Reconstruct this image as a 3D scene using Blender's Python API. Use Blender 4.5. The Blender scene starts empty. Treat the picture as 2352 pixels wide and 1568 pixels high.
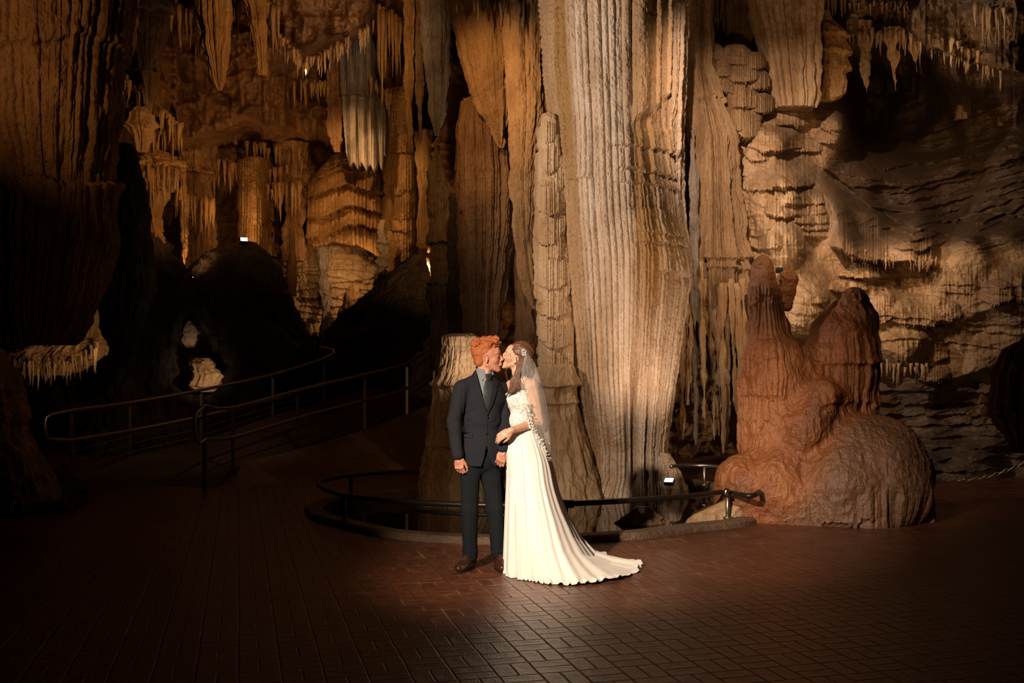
import bpy, math, random
import numpy as np
from mathutils import Vector, Matrix
S = bpy.context.scene
C = S.collection
random.seed(5)
# ---------------------------------------------------------------- camera
FPX = 2352*35.0/36.0          # focal length in pixels of a 2352 px wide frame
HZ = 855.0                    # row of the horizon
EYE = 1.5
def at(px, py, Y):            # point at distance Y seen at column px, row py
    return ((px-1176.0)*Y/FPX, Y, EYE-(py-HZ)*Y/FPX)
cam = bpy.data.cameras.new('camera'); camo = bpy.data.objects.new('camera', cam); C.objects.link(camo)
cam.lens = 35.0; cam.sensor_width = 36.0
cam.shift_y = (HZ-784.0)/2352.0
camo.location = (0, 0, EYE); camo.rotation_euler = (math.pi/2, 0, 0)
cam.clip_end = 200
S.camera = camo
# ---------------------------------------------------------------- world and exposure
w = bpy.data.worlds.new('world'); S.world = w; w.use_nodes = True
w.node_tree.nodes['Background'].inputs[0].default_value = (1.0, 0.62, 0.36, 1)
w.node_tree.nodes['Background'].inputs[1].default_value = 0.0012
S.view_settings.view_transform = 'Standard'; S.view_settings.look = 'None'
S.view_settings.gamma = 1.0; S.view_settings.exposure = 0.0; S.view_settings.use_curve_mapping = False
S.cycles.max_bounces = 5; S.cycles.diffuse_bounces = 2; S.cycles.glossy_bounces = 3
S.cycles.transparent_max_bounces = 16; S.cycles.sample_clamp_indirect = 3.0
# ---------------------------------------------------------------- lights
WARM = (1.0, 0.60, 0.27); AMB = (1.0, 0.56, 0.22); NEUT = (1.0, 0.82, 0.66); PINK = (1.0, 0.72, 0.52)
def spot(loc, target, power, col=WARM, ang=60, blend=0.6, r=0.06):  # shared by real lamps and unseen lights added to brighten single formations
    l = bpy.data.lights.new('spot_light', 'SPOT'); l.energy = power; l.color = col
    l.spot_size = math.radians(ang); l.spot_blend = blend; l.shadow_soft_size = r
    o = bpy.data.objects.new('spot_light', l); C.objects.link(o); o.location = loc
    d = Vector(target)-Vector(loc)
    o.rotation_euler = d.to_track_quat('-Z', 'Y').to_euler(); return o
def bulb(loc, power, col=WARM, r=0.05):
    l = bpy.data.lights.new('cave_lamp', 'POINT'); l.energy = power; l.color = col; l.shadow_soft_size = r
    o = bpy.data.objects.new('cave_lamp', l); C.objects.link(o); o.location = loc; return o
# the photographer's light, high at the front left, aimed at the couple
spot((-2.4, 1.8, 3.5), (0.55, 7.85, 0.78), 3700, (1.0, 0.82, 0.64), 33, 1.0, 0.07)
# great column: unseen key lights high at the left, and a small flood at its foot on the right
spot(at(200, -60, 8.4), at(1400, 330, 12.2), 1700, NEUT, 66, 0.8, 0.04)
spot(at(1050, 0, 7.0), at(1345, 520, 12.2), 170, NEUT, 50, 0.9, 0.04)
spot(at(1545, 1108, 11.0), at(1530, 640, 12.2), 200, PINK, 90, 0.8, 0.04)
spot(at(2150, 100, 8.5), at(1550, 740, 12.4), 260, WARM, 40, 0.9, 0.05)
spot(at(900, 700, 11.2), at(1262, 600, 12.6), 22, WARM, 60, 0.9, 0.04)
# flowstone hill on the right, lit from above left
spot(at(1480, -420, 8.5), at(1800, 440, 14.2), 1900, PINK, 42, 0.9, 0.04)
spot(at(1670, -230, 11.9), at(1790, 450, 14.2), 260, PINK, 50, 0.9, 0.04)  # added steep light to bring out the ledge shadows
spot(at(1812, 622, 11.8), at(1800, 480, 14.2), 14, WARM, 150, 0.8, 0.03)
spot(at(1860, 800, 11.6), at(1880, 640, 14.2), 34, WARM, 110, 0.9, 0.04)
spot(at(1900, 330, 11.0), at(2090, 700, 14.2), 170, WARM, 44, 0.9, 0.04)
spot(at(2020, 60, 11.0), at(2230, 480, 15.5), 130, WARM, 60, 0.9, 0.05)
spot(at(2050, 60, 13.0), at(2260, 240, 17.2), 60, WARM, 50, 0.9, 0.04)  # added light, lifts the dark upper right slope
spot(at(2250, 420, 11.5), at(2170, 30, 15.0), 120, WARM, 80, 0.9, 0.05)
spot(at(1750, 300, 10.0), at(1840, 120, 14.5), 60, WARM, 60, 0.9, 0.05)
# red stalagmite group
spot(at(1500, 1110, 8.6), at(1720, 1000, 10.2), 26, (1, .58, .28), 70, 0.9, 0.04)
spot(at(1560, 60, 6.0), at(1890, 960, 10.0), 230, (1, .66, .40), 32, 0.9, 0.06)
# left and middle distance
spot(at(-520, -40, 7.8), at(100, 60, 10.0), 120, AMB, 74, 0.9, 0.04)
spot(at(500, 500, 8.0), at(150, 600, 10.2), 5, AMB, 90, 0.9, 0.05)
spot(at(150, 910, 12.0), at(120, 820, 12.9), 9, WARM, 120, 0.9, 0.03)  # this and the next: added lights for the cascade under the left drapery
spot(at(250, 800, 12.3), at(212, 750, 12.9), 9, WARM, 110, 0.9, 0.03)
spot(at(545, 545, 20.4), at(580, 440, 21.7), 50, AMB, 120, 0.8, 0.03)
spot(at(445, 640, 19.2), at(420, 450, 20.2), 36, AMB, 100, 0.8, 0.03)
spot(at(380, 530, 17.6), at(360, 420, 18.9), 26, AMB, 120, 0.8, 0.03)
spot(at(520, 120, 14.5), at(350, 400, 18.8), 150, AMB, 46, 0.9, 0.04)
spot(at(900, 60, 13.6), at(620, 120, 20.0), 420, AMB, 80, 0.9, 0.05)  # added broad amber fill over the left distance
spot(at(700, 350, 16.5), at(540, 300, 21.5), 120, AMB, 80, 0.9, 0.05)
spot(at(830, 250, 17.6), at(740, 50, 19.0), 60, NEUT, 70, 0.9, 0.05)
spot(at(690, 150, 18.2), at(860, 470, 21.6), 380, AMB, 52, 0.9, 0.04)
spot(at(862, 672, 19.9), at(880, 560, 20.6), 20, WARM, 90, 0.9, 0.03)
spot(at(700, 620, 20.9), at(780, 520, 22.2), 40, AMB, 100, 0.9, 0.04)
spot(at(880, 560, 20.9), at(740, 690, 23.0), 130, WARM, 80, 0.9, 0.05)
spot(at(900, -100, 11.8), at(1130, 250, 15.3), 420, AMB, 50, 0.9, 0.04)  # added amber light on the brown draperies
spot(at(975, 620, 17.6), at(1010, 480, 20.5), 80, AMB, 110, 0.9, 0.05)
spot(at(505, 890, 16.6), at(474, 864, 17.6), 34, NEUT, 44, 0.9, 0.03)
spot(at(440, 815, 17.2), at(436, 772, 18.1), 7, NEUT, 30, 0.9, 0.03)
spot(at(800, 290, 18.6), at(915, 420, 21.4), 130, AMB, 50, 0.9, 0.04)  # added light, brightens the tiered column
# glow on the stout stalagmite behind the groom, an added front light on it, and a weak added wash over the ramp rails
spot(at(1104, 842, 11.15), at(1060, 800, 11.6), 26, NEUT, 120, 0.8, 0.02)
spot(at(800, 900, 8.0), at(1030, 1000, 11.5), 60, WARM, 44, 0.9, 0.06)
spot(at(900, 250, 12.0), at(480, 860, 15.0), 110, WARM, 44, 0.9, 0.05)
# ================================================================ noise
def _h(i, j, k, sd):
    n = (i.astype(np.uint32)*np.uint32(374761393)) ^ (j.astype(np.uint32)*np.uint32(668265263)) ^ (k.astype(np.uint32)*np.uint32(2147483647+144665)) ^ np.uint32(sd*974711 % 4294967295)
    n = (n ^ (n >> np.uint32(13)))*np.uint32(1274126177)
    n = n ^ (n >> np.uint32(16))
    return (n & np.uint32(0xffffff)).astype(np.float32)/np.float32(0xffffff)*2-1
def vn(x, y, z, sd=0):
    x = np.asarray(x, np.float32); y = np.asarray(y, np.float32)+0*x; z = np.asarray(z, np.float32)+0*x
    xi = np.floor(x); yi = np.floor(y); zi = np.floor(z)
    fx = x-xi; fy = y-yi; fz = z-zi
    fx = fx*fx*(3-2*fx); fy = fy*fy*(3-2*fy); fz = fz*fz*(3-2*fz)
    xi = xi.astype(np.int64); yi = yi.astype(np.int64); zi = zi.astype(np.int64)
    r = 0
    for a in (0, 1):
        wx = fx if a else 1-fx
        for b in (0, 1):
            wy = fy if b else 1-fy
            for c in (0, 1):
                r = r+wx*wy*(fz if c else 1-fz)*_h(xi+a, yi+b, zi+c, sd)
    return r
def fbm(x, y, z, octv=4, sd=0, gain=0.5):
    r = 0; a = 1.0
    for o in range(octv):
        r = r+a*vn(x, y, z, sd+o*7); a *= gain; x = x*2.03; y = y*2.03; z = z*2.03
    return r
def ridged(x, y, z, octv=4, sd=0):
    r = 0; a = 1.0
    for o in range(octv):
        r = r+a*(1-2*np.abs(vn(x, y, z, sd+o*7))); a *= 0.5; x = x*2.03; y = y*2.03; z = z*2.03
    return r
def sst(a, b, x):
    t = np.clip((x-a)/(b-a), 0, 1); return t*t*(3-2*t)
def pipes(s, z, wd, sd=0, wander=0.5, vs=1.0, irr=0.45):
    """0..1: side by side rounded ribs of uneven width running along z"""
    u = s/wd + wander*vn(s/wd*0.15, z*vs, 0.5, sd+3) + irr*vn(s/wd*0.6, z*0.12, 7.5, sd+1)
    c = np.floor(u); f = u-c
    k = 0.55+0.45*_h(c.astype(np.int64), c.astype(np.int64)*0, c.astype(np.int64)*0, sd)
    return np.sqrt(np.clip(1-(2*f-1)**2, 0, 1))*k
def ledge(s, z, z0, A, H, wob=0.05, drip=0.06, wd=0.05, sd=0, lip=0.012):
    """a lip standing out by A that ends in a ragged row of drips at height z0"""
    ze = z0+wob*vn(s*1.7, 0.3, sd*1.3, sd)-drip*pipes(s, z*0, wd, sd+5, 0.2)*(0.6+0.6*vn(s/wd*0.5, 0.1, 0.2, sd+9))
    d = z-ze; n_ = np.clip(d, -1, 0)
    return A*np.where(d > 0, np.exp(-np.clip(d, 0, 50)/H), np.exp(n_/lip)-.8*(np.exp(n_/max(.05, lip*2.5))-np.exp(n_/lip)))
# ================================================================ mesh makers
MATS = {}
def mesh_obj(name, V, F, mat=None, parent=None, origin=None, smooth=True, attr=None):
    V = np.asarray(V, np.float32)
    me = bpy.data.meshes.new(name)
    org = np.array(origin if origin is not None else (0, 0, 0), np.float32)
    if parent is not None and origin is None:
        org = np.array(parent['_o'], np.float32)
    if isinstance(F, np.ndarray):
        n = F.shape[1]; m = len(F)
        me.vertices.add(len(V)); me.vertices.foreach_set('co', (V-org).ravel())
        me.loops.add(m*n); me.loops.foreach_set('vertex_index', F.astype(np.int32).ravel())
        me.polygons.add(m); me.polygons.foreach_set('loop_start', np.arange(0, m*n, n, dtype=np.int32))
        me.update(calc_edges=True)
    else:
        me.from_pydata([tuple(v) for v in (V-org)], [], F)
    me.validate(clean_customdata=False)
    me.polygons.foreach_set('use_smooth', np.full(len(me.polygons), smooth, dtype=bool))
    if attr is not None:
        a = me.attributes.new('tint', 'FLOAT', 'POINT'); a.data.foreach_set('value', np.asarray(attr, np.float32).ravel())
    o = bpy.data.objects.new(name, me); C.objects.link(o)
    if mat is not None: me.materials.append(MATS[mat] if isinstance(mat, str) else mat)
    if parent is not None:
        o.parent = parent
        po = np.array(parent['_o'], np.float32); o.location = tuple(org-po); o['_o'] = [float(a) for a in org]
    else:
        o.location = tuple(org); o['_o'] = [float(a) for a in org]
    return o
def thing(name, label, cat, loc=(0, 0, 0), group=None):
    o = bpy.data.objects.new(name, None); C.objects.link(o); o.location = loc
    o.empty_display_size = 0.1
    o['_o'] = [float(a) for a in loc]; o['label'] = label; o['category'] = cat
    if group: o['group'] = group
    return o
def tag(o, label, cat, group=None, kind=None):
    if label: o['label'] = label
    if cat: o['category'] = cat
    if group: o['group'] = group
    if kind: o['kind'] = kind
    return o
def gridfaces(nr, nc, wrap=False):
    r = np.arange(nr-1)[:, None]; c = np.arange(nc if wrap else nc-1)[None, :]
    a = r*nc+c; b = r*nc+(c+1) % nc; d = (r+1)*nc+c; e = (r+1)*nc+(c+1) % nc
    return np.stack([a, d, e, b], -1).reshape(-1, 4)
def interp(x, pts, j):
    p = sorted(pts); return np.interp(x, [q[0] for q in p], [q[j] for q in p])
def smooth1(a, k):
    if k < 2: return a
    ker = np.hanning(k+2)[1:-1]; ker /= ker.sum()
    return np.convolve(np.pad(a, (k//2, k-1-k//2), mode='edge'), ker, mode='valid')
def column(name, Y, prof, disp, mat, nth=260, nz=300, kd=1.0, parent=None, origin=None, tint=None, back=0.5, sm=9, zcap=None):
    """closed body of revolution following prof = [(row, centre column, half width, (depth shift))]"""
    py0, py1 = min(p[0] for p in prof), max(p[0] for p in prof)
    py = np.linspace(py0, py1, nz)
    cx = smooth1(interp(py, prof, 1), sm); hw = smooth1(interp(py, prof, 2), sm)
    dy = smooth1(np.interp(py, [q[0] for q in sorted(prof)], [(q[3] if len(q) > 3 else 0) for q in sorted(prof)]), sm)
    Yr = Y+dy; k = Yr/FPX
    X0 = (cx-1176)*k; Z0 = EYE-(py-HZ)*k; R = hw*k
    if zcap is not None: Z0 = np.maximum(Z0, zcap)
    # more vertices on the camera side
    t = np.linspace(0, 1, nth, endpoint=False)
    th = 2*np.pi*t; th = th-back*np.sin(th)*-1*0 
    th = -np.pi/2+2*np.pi*(t-0.5)-back*np.sin(2*np.pi*(t-0.5))
    TH, ZZ = np.meshgrid(th, Z0); RR = np.repeat(R[:, None], nth, 1)
    XX = np.repeat(X0[:, None], nth, 1); YY = np.repeat(Yr[:, None], nth, 1)
    Rm = max(R.mean(), 0.05)
    sarc = (TH+np.pi/2)*Rm
    d = disp(sarc, ZZ, TH, RR) if disp is not None else 0
    rr = np.maximum(RR+d, 0.004)
    x = XX+np.cos(TH)*rr; y = YY+np.sin(TH)*rr*kd; z = ZZ
    V = np.stack([x, y, z], -1).reshape(-1, 3)
    F = gridfaces(nz, nth, True)
    top = V[:nth].mean(0); bot = V[-nth:].mean(0); n = len(V)
    V = np.vstack([V, top, bot])
    i = np.arange(nth); j = (i+1) % nth
    T = np.stack([np.full(nth, n), i, j, j], 1); B = np.stack([np.full(nth, n+1), (nz-1)*nth+j, (nz-1)*nth+i, (nz-1)*nth+i], 1)
    faces = np.vstack([F, T[:, [0, 1, 2, 2]], B[:, [0, 1, 2, 2]]])
    tt = None
    if tint is not None:
        tt = np.append(tint(sarc, ZZ, TH, x).ravel(), [0, 0])
    Fl = faces[:len(F)]
    fl = [tuple(q) for q in T[:, :3]]+[tuple(q) for q in B[:, :3]]
    return build_mixed(name, V, Fl, fl, mat, parent, origin, tt)
def build_mixed(name, V, Q, T, mat, parent, origin, tt, smooth=True):
    """quads as array plus a few triangles"""
    me = bpy.data.meshes.new(name); V = np.asarray(V, np.float32)
    org = np.array(origin if origin is not None else (parent['_o'] if parent is not None else (V[:, 0].mean(), V[:, 1].mean(), V[:, 2].min())), np.float32)
    T = np.array(T, np.int32).reshape(-1, 3)
    me.vertices.add(len(V)); me.vertices.foreach_set('co', (V-org).ravel())
    L = np.concatenate([Q.astype(np.int32).ravel(), T.ravel()])
    me.loops.add(len(L)); me.loops.foreach_set('vertex_index', L)
    ls = np.concatenate([np.arange(len(Q))*4, len(Q)*4+np.arange(len(T))*3]).astype(np.int32)
    me.polygons.add(len(ls)); me.polygons.foreach_set('loop_start', ls)
    me.update(calc_edges=True)
    me.polygons.foreach_set('use_smooth', np.full(len(ls), smooth, dtype=bool))
    if tt is not None:
        a = me.attributes.new('tint', 'FLOAT', 'POINT'); a.data.foreach_set('value', np.asarray(tt, np.float32))
    o = bpy.data.objects.new(name, me); C.objects.link(o); me.materials.append(MATS[mat])
    if parent is not None: o.parent = parent; o.location = tuple(org-np.array(parent['_o'], np.float32))
    else: o.location = tuple(org)
    o['_o'] = [float(a) for a in org]
    return o
def sheet(name, x0, x1, y0, y1, step, depth, mat, parent=None, keep=None, tint=None, origin=None, thick=None):
    """rock face: a grid whose distance is depth(px, py, X, Z); thick gives it a back"""
    nx = int((x1-x0)/step)+1; ny = int((y1-y0)/step)+1
    PX, PY = np.meshgrid(np.linspace(x0, x1, nx), np.linspace(y0, y1, ny))
    Y = depth(PX, PY)
    X = (PX-1176)*Y/FPX; Z = EYE-(PY-HZ)*Y/FPX
    V = np.stack([X, Y, Z], -1).reshape(-1, 3)
    F = gridfaces(ny, nx)
    if keep is not None:
        k = keep(PX, PY).ravel(); F = F[k[F].all(1)]
    tt = tint(PX, PY).ravel() if tint is not None else None
    if thick:
        V2 = V.copy(); V2[:, 1] += thick; n = len(V)
        e = np.vstack([F[:, [0, 1]], F[:, [1, 2]], F[:, [2, 3]], F[:, [3, 0]]]); es = np.sort(e, 1)
        key = es[:, 0].astype(np.int64)*n+es[:, 1]; u, ix, ct = np.unique(key, return_index=True, return_counts=True)
        b = e[ix[ct == 1]]
        F = np.vstack([F, F[:, ::-1]+n, np.stack([b[:, 1], b[:, 0], b[:, 0]+n, b[:, 1]+n], 1)]); V = np.vstack([V, V2])
        if tt is not None: tt = np.concatenate([tt, tt])
    used = np.zeros(len(V), bool); used[F.ravel()] = True
    mp = np.cumsum(used)-1; V = V[used]; F = mp[F]
    if tt is not None: tt = tt[used]
    return build_mixed(name, V, F, [], mat, parent, origin, tt)
def inpoly(px, py, poly):
    r = np.zeros(np.shape(px), bool); n = len(poly)
    for i in range(n):
        x0, y0 = poly[i]; x1, y1 = poly[(i+1) % n]
        if y0 == y1: continue
        c = ((py >= min(y0, y1)) & (py < max(y0, y1)))
        r ^= c & (px < x0+(py-y0)*(x1-x0)/(y1-y0))
    return r
def tube(path, rad, n=8, close=True):
    P = [Vector(p) for p in path]; V = []; F = []
    if not hasattr(rad, '__len__'): rad = [rad]*len(P)
    up = None
    for i, p in enumerate(P):
        t = (P[min(i+1, len(P)-1)]-P[max(i-1, 0)]).normalized()
        if up is None:
            up = Vector((0, 0, 1)) if abs(t.z) < 0.9 else Vector((1, 0, 0))
        a = (up-t*up.dot(t)).normalized(); up = a; b = t.cross(a)
        for k in range(n):
            q = 2*math.pi*k/n; V.append(p+(a*math.cos(q)+b*math.sin(q))*rad[i])
    for i in range(len(P)-1):
        for k in range(n):
            F.append((i*n+k, i*n+(k+1) % n, (i+1)*n+(k+1) % n, (i+1)*n+k))
    if close:
        F.append(tuple(range(n-1, -1, -1))); F.append(tuple((len(P)-1)*n+k for k in range(n)))
    return [tuple(v) for v in V], F
class MB:
    def __init__(s): s.V = []; s.F = []
    def add(s, VF):
        n = len(s.V); s.V += [tuple(v) for v in VF[0]]; s.F += [tuple(i+n for i in f) for f in VF[1]]; return s
    def tube(s, path, rad, n=8): return s.add(tube(path, rad, n))
    def box(s, c, h, R=None):
        V = []
        for sx in (-1, 1):
            for sy in (-1, 1):
                for sz in (-1, 1):
                    v = Vector((sx*h[0], sy*h[1], sz*h[2]))
                    if R is not None: v = R @ v
                    V.append(tuple(Vector(c)+v))
        F = [(0, 1, 3, 2), (4, 6, 7, 5), (0, 4, 5, 1), (2, 3, 7, 6), (0, 2, 6, 4), (1, 5, 7, 3)]
        return s.add((V, F))
    def obj(s, name, mat, parent=None, origin=None, smooth=True):
        return mesh_obj(name, np.array(s.V), s.F, mat, parent, origin, smooth)
def spline(pts, n):
    """smooth curve through the points"""
    P = np.array(pts, float); m = len(P); t = np.linspace(0, m-1, n); out = []
    for u in t:
        i = min(int(u), m-2); f = u-i
        p0 = P[max(i-1, 0)]; p1 = P[i]; p2 = P[i+1]; p3 = P[min(i+2, m-1)]
        out.append(0.5*((2*p1)+(-p0+p2)*f+(2*p0-5*p1+4*p2-p3)*f*f+(-p0+3*p1-3*p2+p3)*f**3))
    return np.array(out)
# ================================================================ distance fields
class SDF:
    def __init__(s, lo, hi, h):
        s.lo = np.array(lo, float); s.h = h
        s.n = np.ceil((np.array(hi)-s.lo)/h).astype(int)+1
        s.F = np.full(s.n, 0.5, np.float32)
    def sub(s, lo, hi):
        a = np.clip(np.floor((np.array(lo)-s.lo)/s.h).astype(int), 0, s.n); b = np.clip(np.ceil((np.array(hi)-s.lo)/s.h).astype(int)+1, 0, s.n)
        sl = tuple(slice(int(a[i]), int(b[i])) for i in range(3))
        g = [(s.lo[i]+s.h*np.arange(a[i], b[i])).astype(np.float32) for i in range(3)]
        return sl, np.meshgrid(*g, indexing='ij', sparse=True)
    def comb(s, sl, d, k, op):
        A = s.F[sl]
        if op == 'u':
            if k > 0:
                hh = np.clip(0.5+0.5*(A-d)/k, 0, 1); s.F[sl] = A+(d-A)*hh-k*hh*(1-hh)
            else: s.F[sl] = np.minimum(A, d)
        else:
            d = -d
            if k > 0:
                hh = np.clip(0.5-0.5*(A-d)/k, 0, 1); s.F[sl] = A+(d-A)*hh+k*hh*(1-hh)
            else: s.F[sl] = np.maximum(A, d)
    def ell(s, c, r, k=0.02, op='u', R=None):
        c = np.array(c, float); r = np.array(r, float); m = r.max()+k+s.h*3
        sl, (x, y, z) = s.sub(c-m, c+m); x = x-c[0]; y = y-c[1]; z = z-c[2]
        if min(s.F[sl].shape) == 0: return
        if R is not None:
            R = np.array(R); x, y, z = (R[0, 0]*x+R[1, 0]*y+R[2, 0]*z, R[0, 1]*x+R[1, 1]*y+R[2, 1]*z, R[0, 2]*x+R[1, 2]*y+R[2, 2]*z)
        k0 = np.sqrt((x/r[0])**2+(y/r[1])**2+(z/r[2])**2); k1 = np.sqrt((x/r[0]**2)**2+(y/r[1]**2)**2+(z/r[2]**2)**2)
        s.comb(sl, (k0*(k0-1)/np.maximum(k1, 1e-6)).astype(np.float32), k, op)
    def cone(s, a, b, ra, rb, k=0.02, op='u', sq=None):
        a = np.array(a, float); b = np.array(b, float); m = max(ra, rb)+k+s.h*3
        sl, (x, y, z) = s.sub(np.minimum(a, b)-m, np.maximum(a, b)+m)
        if min(s.F[sl].shape) == 0: return
        ba = b-a; L = (ba**2).sum()
        x = x-a[0]; y = y-a[1]; z = z-a[2]
        t = np.clip((x*ba[0]+y*ba[1]+z*ba[2])/max(L, 1e-9), 0, 1)
        dx = x-t*ba[0]; dy = y-t*ba[1]; dz = z-t*ba[2]
        if sq is not None: dx = dx/sq[0]; dy = dy/sq[1]; dz = dz/sq[2]
        s.comb(sl, (np.sqrt(dx*dx+dy*dy+dz*dz)-(ra+(rb-ra)*t)).astype(np.float32), k, op)
    def func(s, lo, hi, f, k=0.0, op='u'):
        sl, g = s.sub(lo, hi); s.comb(sl, f(*g).astype(np.float32), k, op)
    def clip(s, f):               # keep only where f < 0
        sl, g = s.sub(s.lo, s.lo+s.h*s.n); s.F = np.maximum(s.F, f(*g).astype(np.float32))
    def mesh(s):
        F = s.F; n = np.array(F.shape); F[0] = F[-1] = 0.5; F[:, 0] = F[:, -1] = 0.5; F[:, :, 0] = F[:, :, -1] = 0.5
        ins = F < 0; dims = n-1; tot = int(dims.prod()); st = np.array([dims[1]*dims[2], dims[2], 1])
        cid = []; pos = []; quads = []
        for ax in range(3):
            o = [1 if i == ax else 0 for i in range(3)]
            A = ins[:n[0]-o[0], :n[1]-o[1], :n[2]-o[2]]; B = ins[o[0]:, o[1]:, o[2]:]
            I = np.array(np.nonzero(A != B)).T
            f0 = F[I[:, 0], I[:, 1], I[:, 2]]; J = I+np.array(o); f1 = F[J[:, 0], J[:, 1], J[:, 2]]
            t = f0/(f0-f1); p = I.astype(np.float32); p[:, ax] += t
            b, c = [(1, 2), (2, 0), (0, 1)][ax]
            q = []
            for (db, dc) in ((0, 0), (-1, 0), (-1, -1), (0, -1)):
                K = I.copy(); K[:, b] += db; K[:, c] += dc
                id_ = (K*st).sum(1); q.append(id_); cid.append(id_); pos.append(p)
            q = np.stack(q, 1); inside0 = f0 < 0
            q[~inside0] = q[~inside0][:, ::-1]; quads.append(q)
        cid = np.concatenate(cid); pos = np.concatenate(pos); Q = np.concatenate(quads)
        u, inv = np.unique(cid, return_inverse=True)
        cnt = np.bincount(inv); V = np.stack([np.bincount(inv, weights=pos[:, i])/cnt for i in range(3)], 1)
        Q = inv[np.arange(len(cid))].reshape(-1) if False else np.searchsorted(u, Q)
        return (s.lo+V*s.h).astype(np.float32), Q[:, ::-1] if False else Q
    def front(s, x, z):
        """distance (world y) of the first surface met going away from the camera"""
        i = np.clip(np.round((x-s.lo[0])/s.h).astype(int), 0, s.n[0]-1); k = np.clip(np.round((z-s.lo[2])/s.h).astype(int), 0, s.n[2]-1)
        col = s.F[i, :, k]; hit = col < 0; j = hit.argmax(-1); ok = hit.any(-1)
        jj = np.clip(j, 1, s.n[1]-1); ii = np.arange(len(i)); f1 = col[ii, jj]; f0 = col[ii, jj-1]
        y = s.lo[1]+s.h*(jj-1+f0/np.maximum(f0-f1, 1e-6)); return y, ok
def vnormals(V, Q):
    a = V[Q[:, 2]]-V[Q[:, 0]]; b = V[Q[:, 3]]-V[Q[:, 1]]; n = np.cross(a, b)
    N = np.zeros_like(V)
    for i in range(3):
        for c in range(4): N[:, i] += np.bincount(Q[:, c], weights=n[:, i], minlength=len(V))
    return N/np.maximum(np.linalg.norm(N, axis=1, keepdims=True), 1e-9)
def relax(V, Q, it=2, lam=0.5):
    e = np.vstack([Q[:, [0, 1]], Q[:, [1, 2]], Q[:, [2, 3]], Q[:, [3, 0]]]); n = len(V)
    i = np.concatenate([e[:, 0], e[:, 1]]); j = np.concatenate([e[:, 1], e[:, 0]]); ct = np.bincount(i, minlength=n)
    for _ in range(it):
        A = np.stack([np.bincount(i, weights=V[j, k], minlength=n)/np.maximum(ct, 1) for k in range(3)], 1)
        V = V+lam*(A-V)
    return V.astype(np.float32)
def decal(name, poly, sdf, Y0, off, mat, parent, step=1.0, thick=0.004, G=None, fit=2):
    """a cut piece of cloth laid on the surface of sdf; poly (simple in every row) seen at distance Y0"""
    ys = [p[1] for p in poly]; n = len(poly); y0, y1 = min(ys)+.05, max(ys)-.05
    rows = np.linspace(y0, y1, max(6, int((y1-y0)/step)+1)); PX = []; nc = 16
    for yy in rows:
        c = []
        for i in range(n):
            a, b = poly[i], poly[(i+1) % n]
            if (a[1]-yy)*(b[1]-yy) < 0: c.append(a[0]+(yy-a[1])*(b[0]-a[0])/(b[1]-a[1]))
        if len(c) < 2: c = PX[-1][[0, -1]] if PX else [poly[0][0], poly[0][0]+.2]
        PX.append(np.linspace(min(c), max(c), nc))
    PX = np.array(PX); PY = np.repeat(rows[:, None], nc, 1)
    k = Y0/FPX; X = (PX-1176)*k; Z = EYE-(PY-HZ)*k
    y, ok = sdf.front(X.ravel(), Z.ravel()); y = y.reshape(PX.shape); ok = ok.reshape(PX.shape)
    if ok.sum() < 4: return None
    y = np.where(ok, y, np.median(y[ok]))
    for _ in range(fit):
        p = np.pad(y, 1, mode='edge'); y = (p[1:-1, 1:-1]*2+p[:-2, 1:-1]+p[2:, 1:-1]+p[1:-1, :-2]+p[1:-1, 2:])/6
    V = np.stack([X, y-off, Z], -1).reshape(-1, 3); F = gridfaces(len(rows), nc)
    V2 = V.copy(); V2[:, 1] += thick; n = len(V)
    e = np.vstack([F[:, [0, 1]], F[:, [1, 2]], F[:, [2, 3]], F[:, [3, 0]]]); es = np.sort(e, 1)
    key = es[:, 0].astype(np.int64)*n+es[:, 1]; u, ix, ct = np.unique(key, return_index=True, return_counts=True)
    b = e[ix[ct == 1]]
    F = np.vstack([F, F[:, ::-1]+n, np.stack([b[:, 1], b[:, 0], b[:, 0]+n, b[:, 1]+n], 1)])
    return build_mixed(name, np.vstack([V, V2]), F, [], mat, parent, None, None)
# ================================================================ materials
def newmat(name):
    m = bpy.data.materials.new(name); m.use_nodes = True; MATS[name] = m; nt = m.node_tree
    return m, nt, nt.nodes['Principled BSDF']
def ramp(nt, stops):
    r = nt.nodes.new('ShaderNodeValToRGB'); e = r.color_ramp.elements
    while len(e) < len(stops): e.new(0.5)
    for i, (p, c) in enumerate(stops): e[i].position = p; e[i].color = (*c, 1)
    return r
def noise(nt, vec, scale, detail=4, rough=0.55, sc=None):
    n = nt.nodes.new('ShaderNodeTexNoise'); n.inputs['Scale'].default_value = scale
    n.inputs['Detail'].default_value = detail; n.inputs['Roughness'].default_value = rough
    if sc is not None:
        mp = nt.nodes.new('ShaderNodeMapping'); mp.inputs['Scale'].default_value = sc
        nt.links.new(vec, mp.inputs['Vector']); vec = mp.outputs[0]
    nt.links.new(vec, n.inputs['Vector']); return n.outputs['Fac']
def math_(nt, op, a, b=None, c=None, clamp=False):
    m = nt.nodes.new('ShaderNodeMath'); m.operation = op; m.use_clamp = clamp
    for i, v in enumerate((a, b, c)):
        if v is None: continue
        if isinstance(v, (int, float)): m.inputs[i].default_value = v
        else: nt.links.new(v, m.inputs[i])
    return m.outputs[0]
def mixc(nt, f, a, b, mode='MIX'):
    m = nt.nodes.new('ShaderNodeMix'); m.data_type = 'RGBA'; m.blend_type = mode
    if isinstance(f, (int, float)): m.inputs[0].default_value = f
    else: nt.links.new(f, m.inputs[0])
    for i, v in ((6, a), (7, b)):
        if isinstance(v, tuple): m.inputs[i].default_value = (*v, 1)
        else: nt.links.new(v, m.inputs[i])
    return m.outputs[2]
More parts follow.
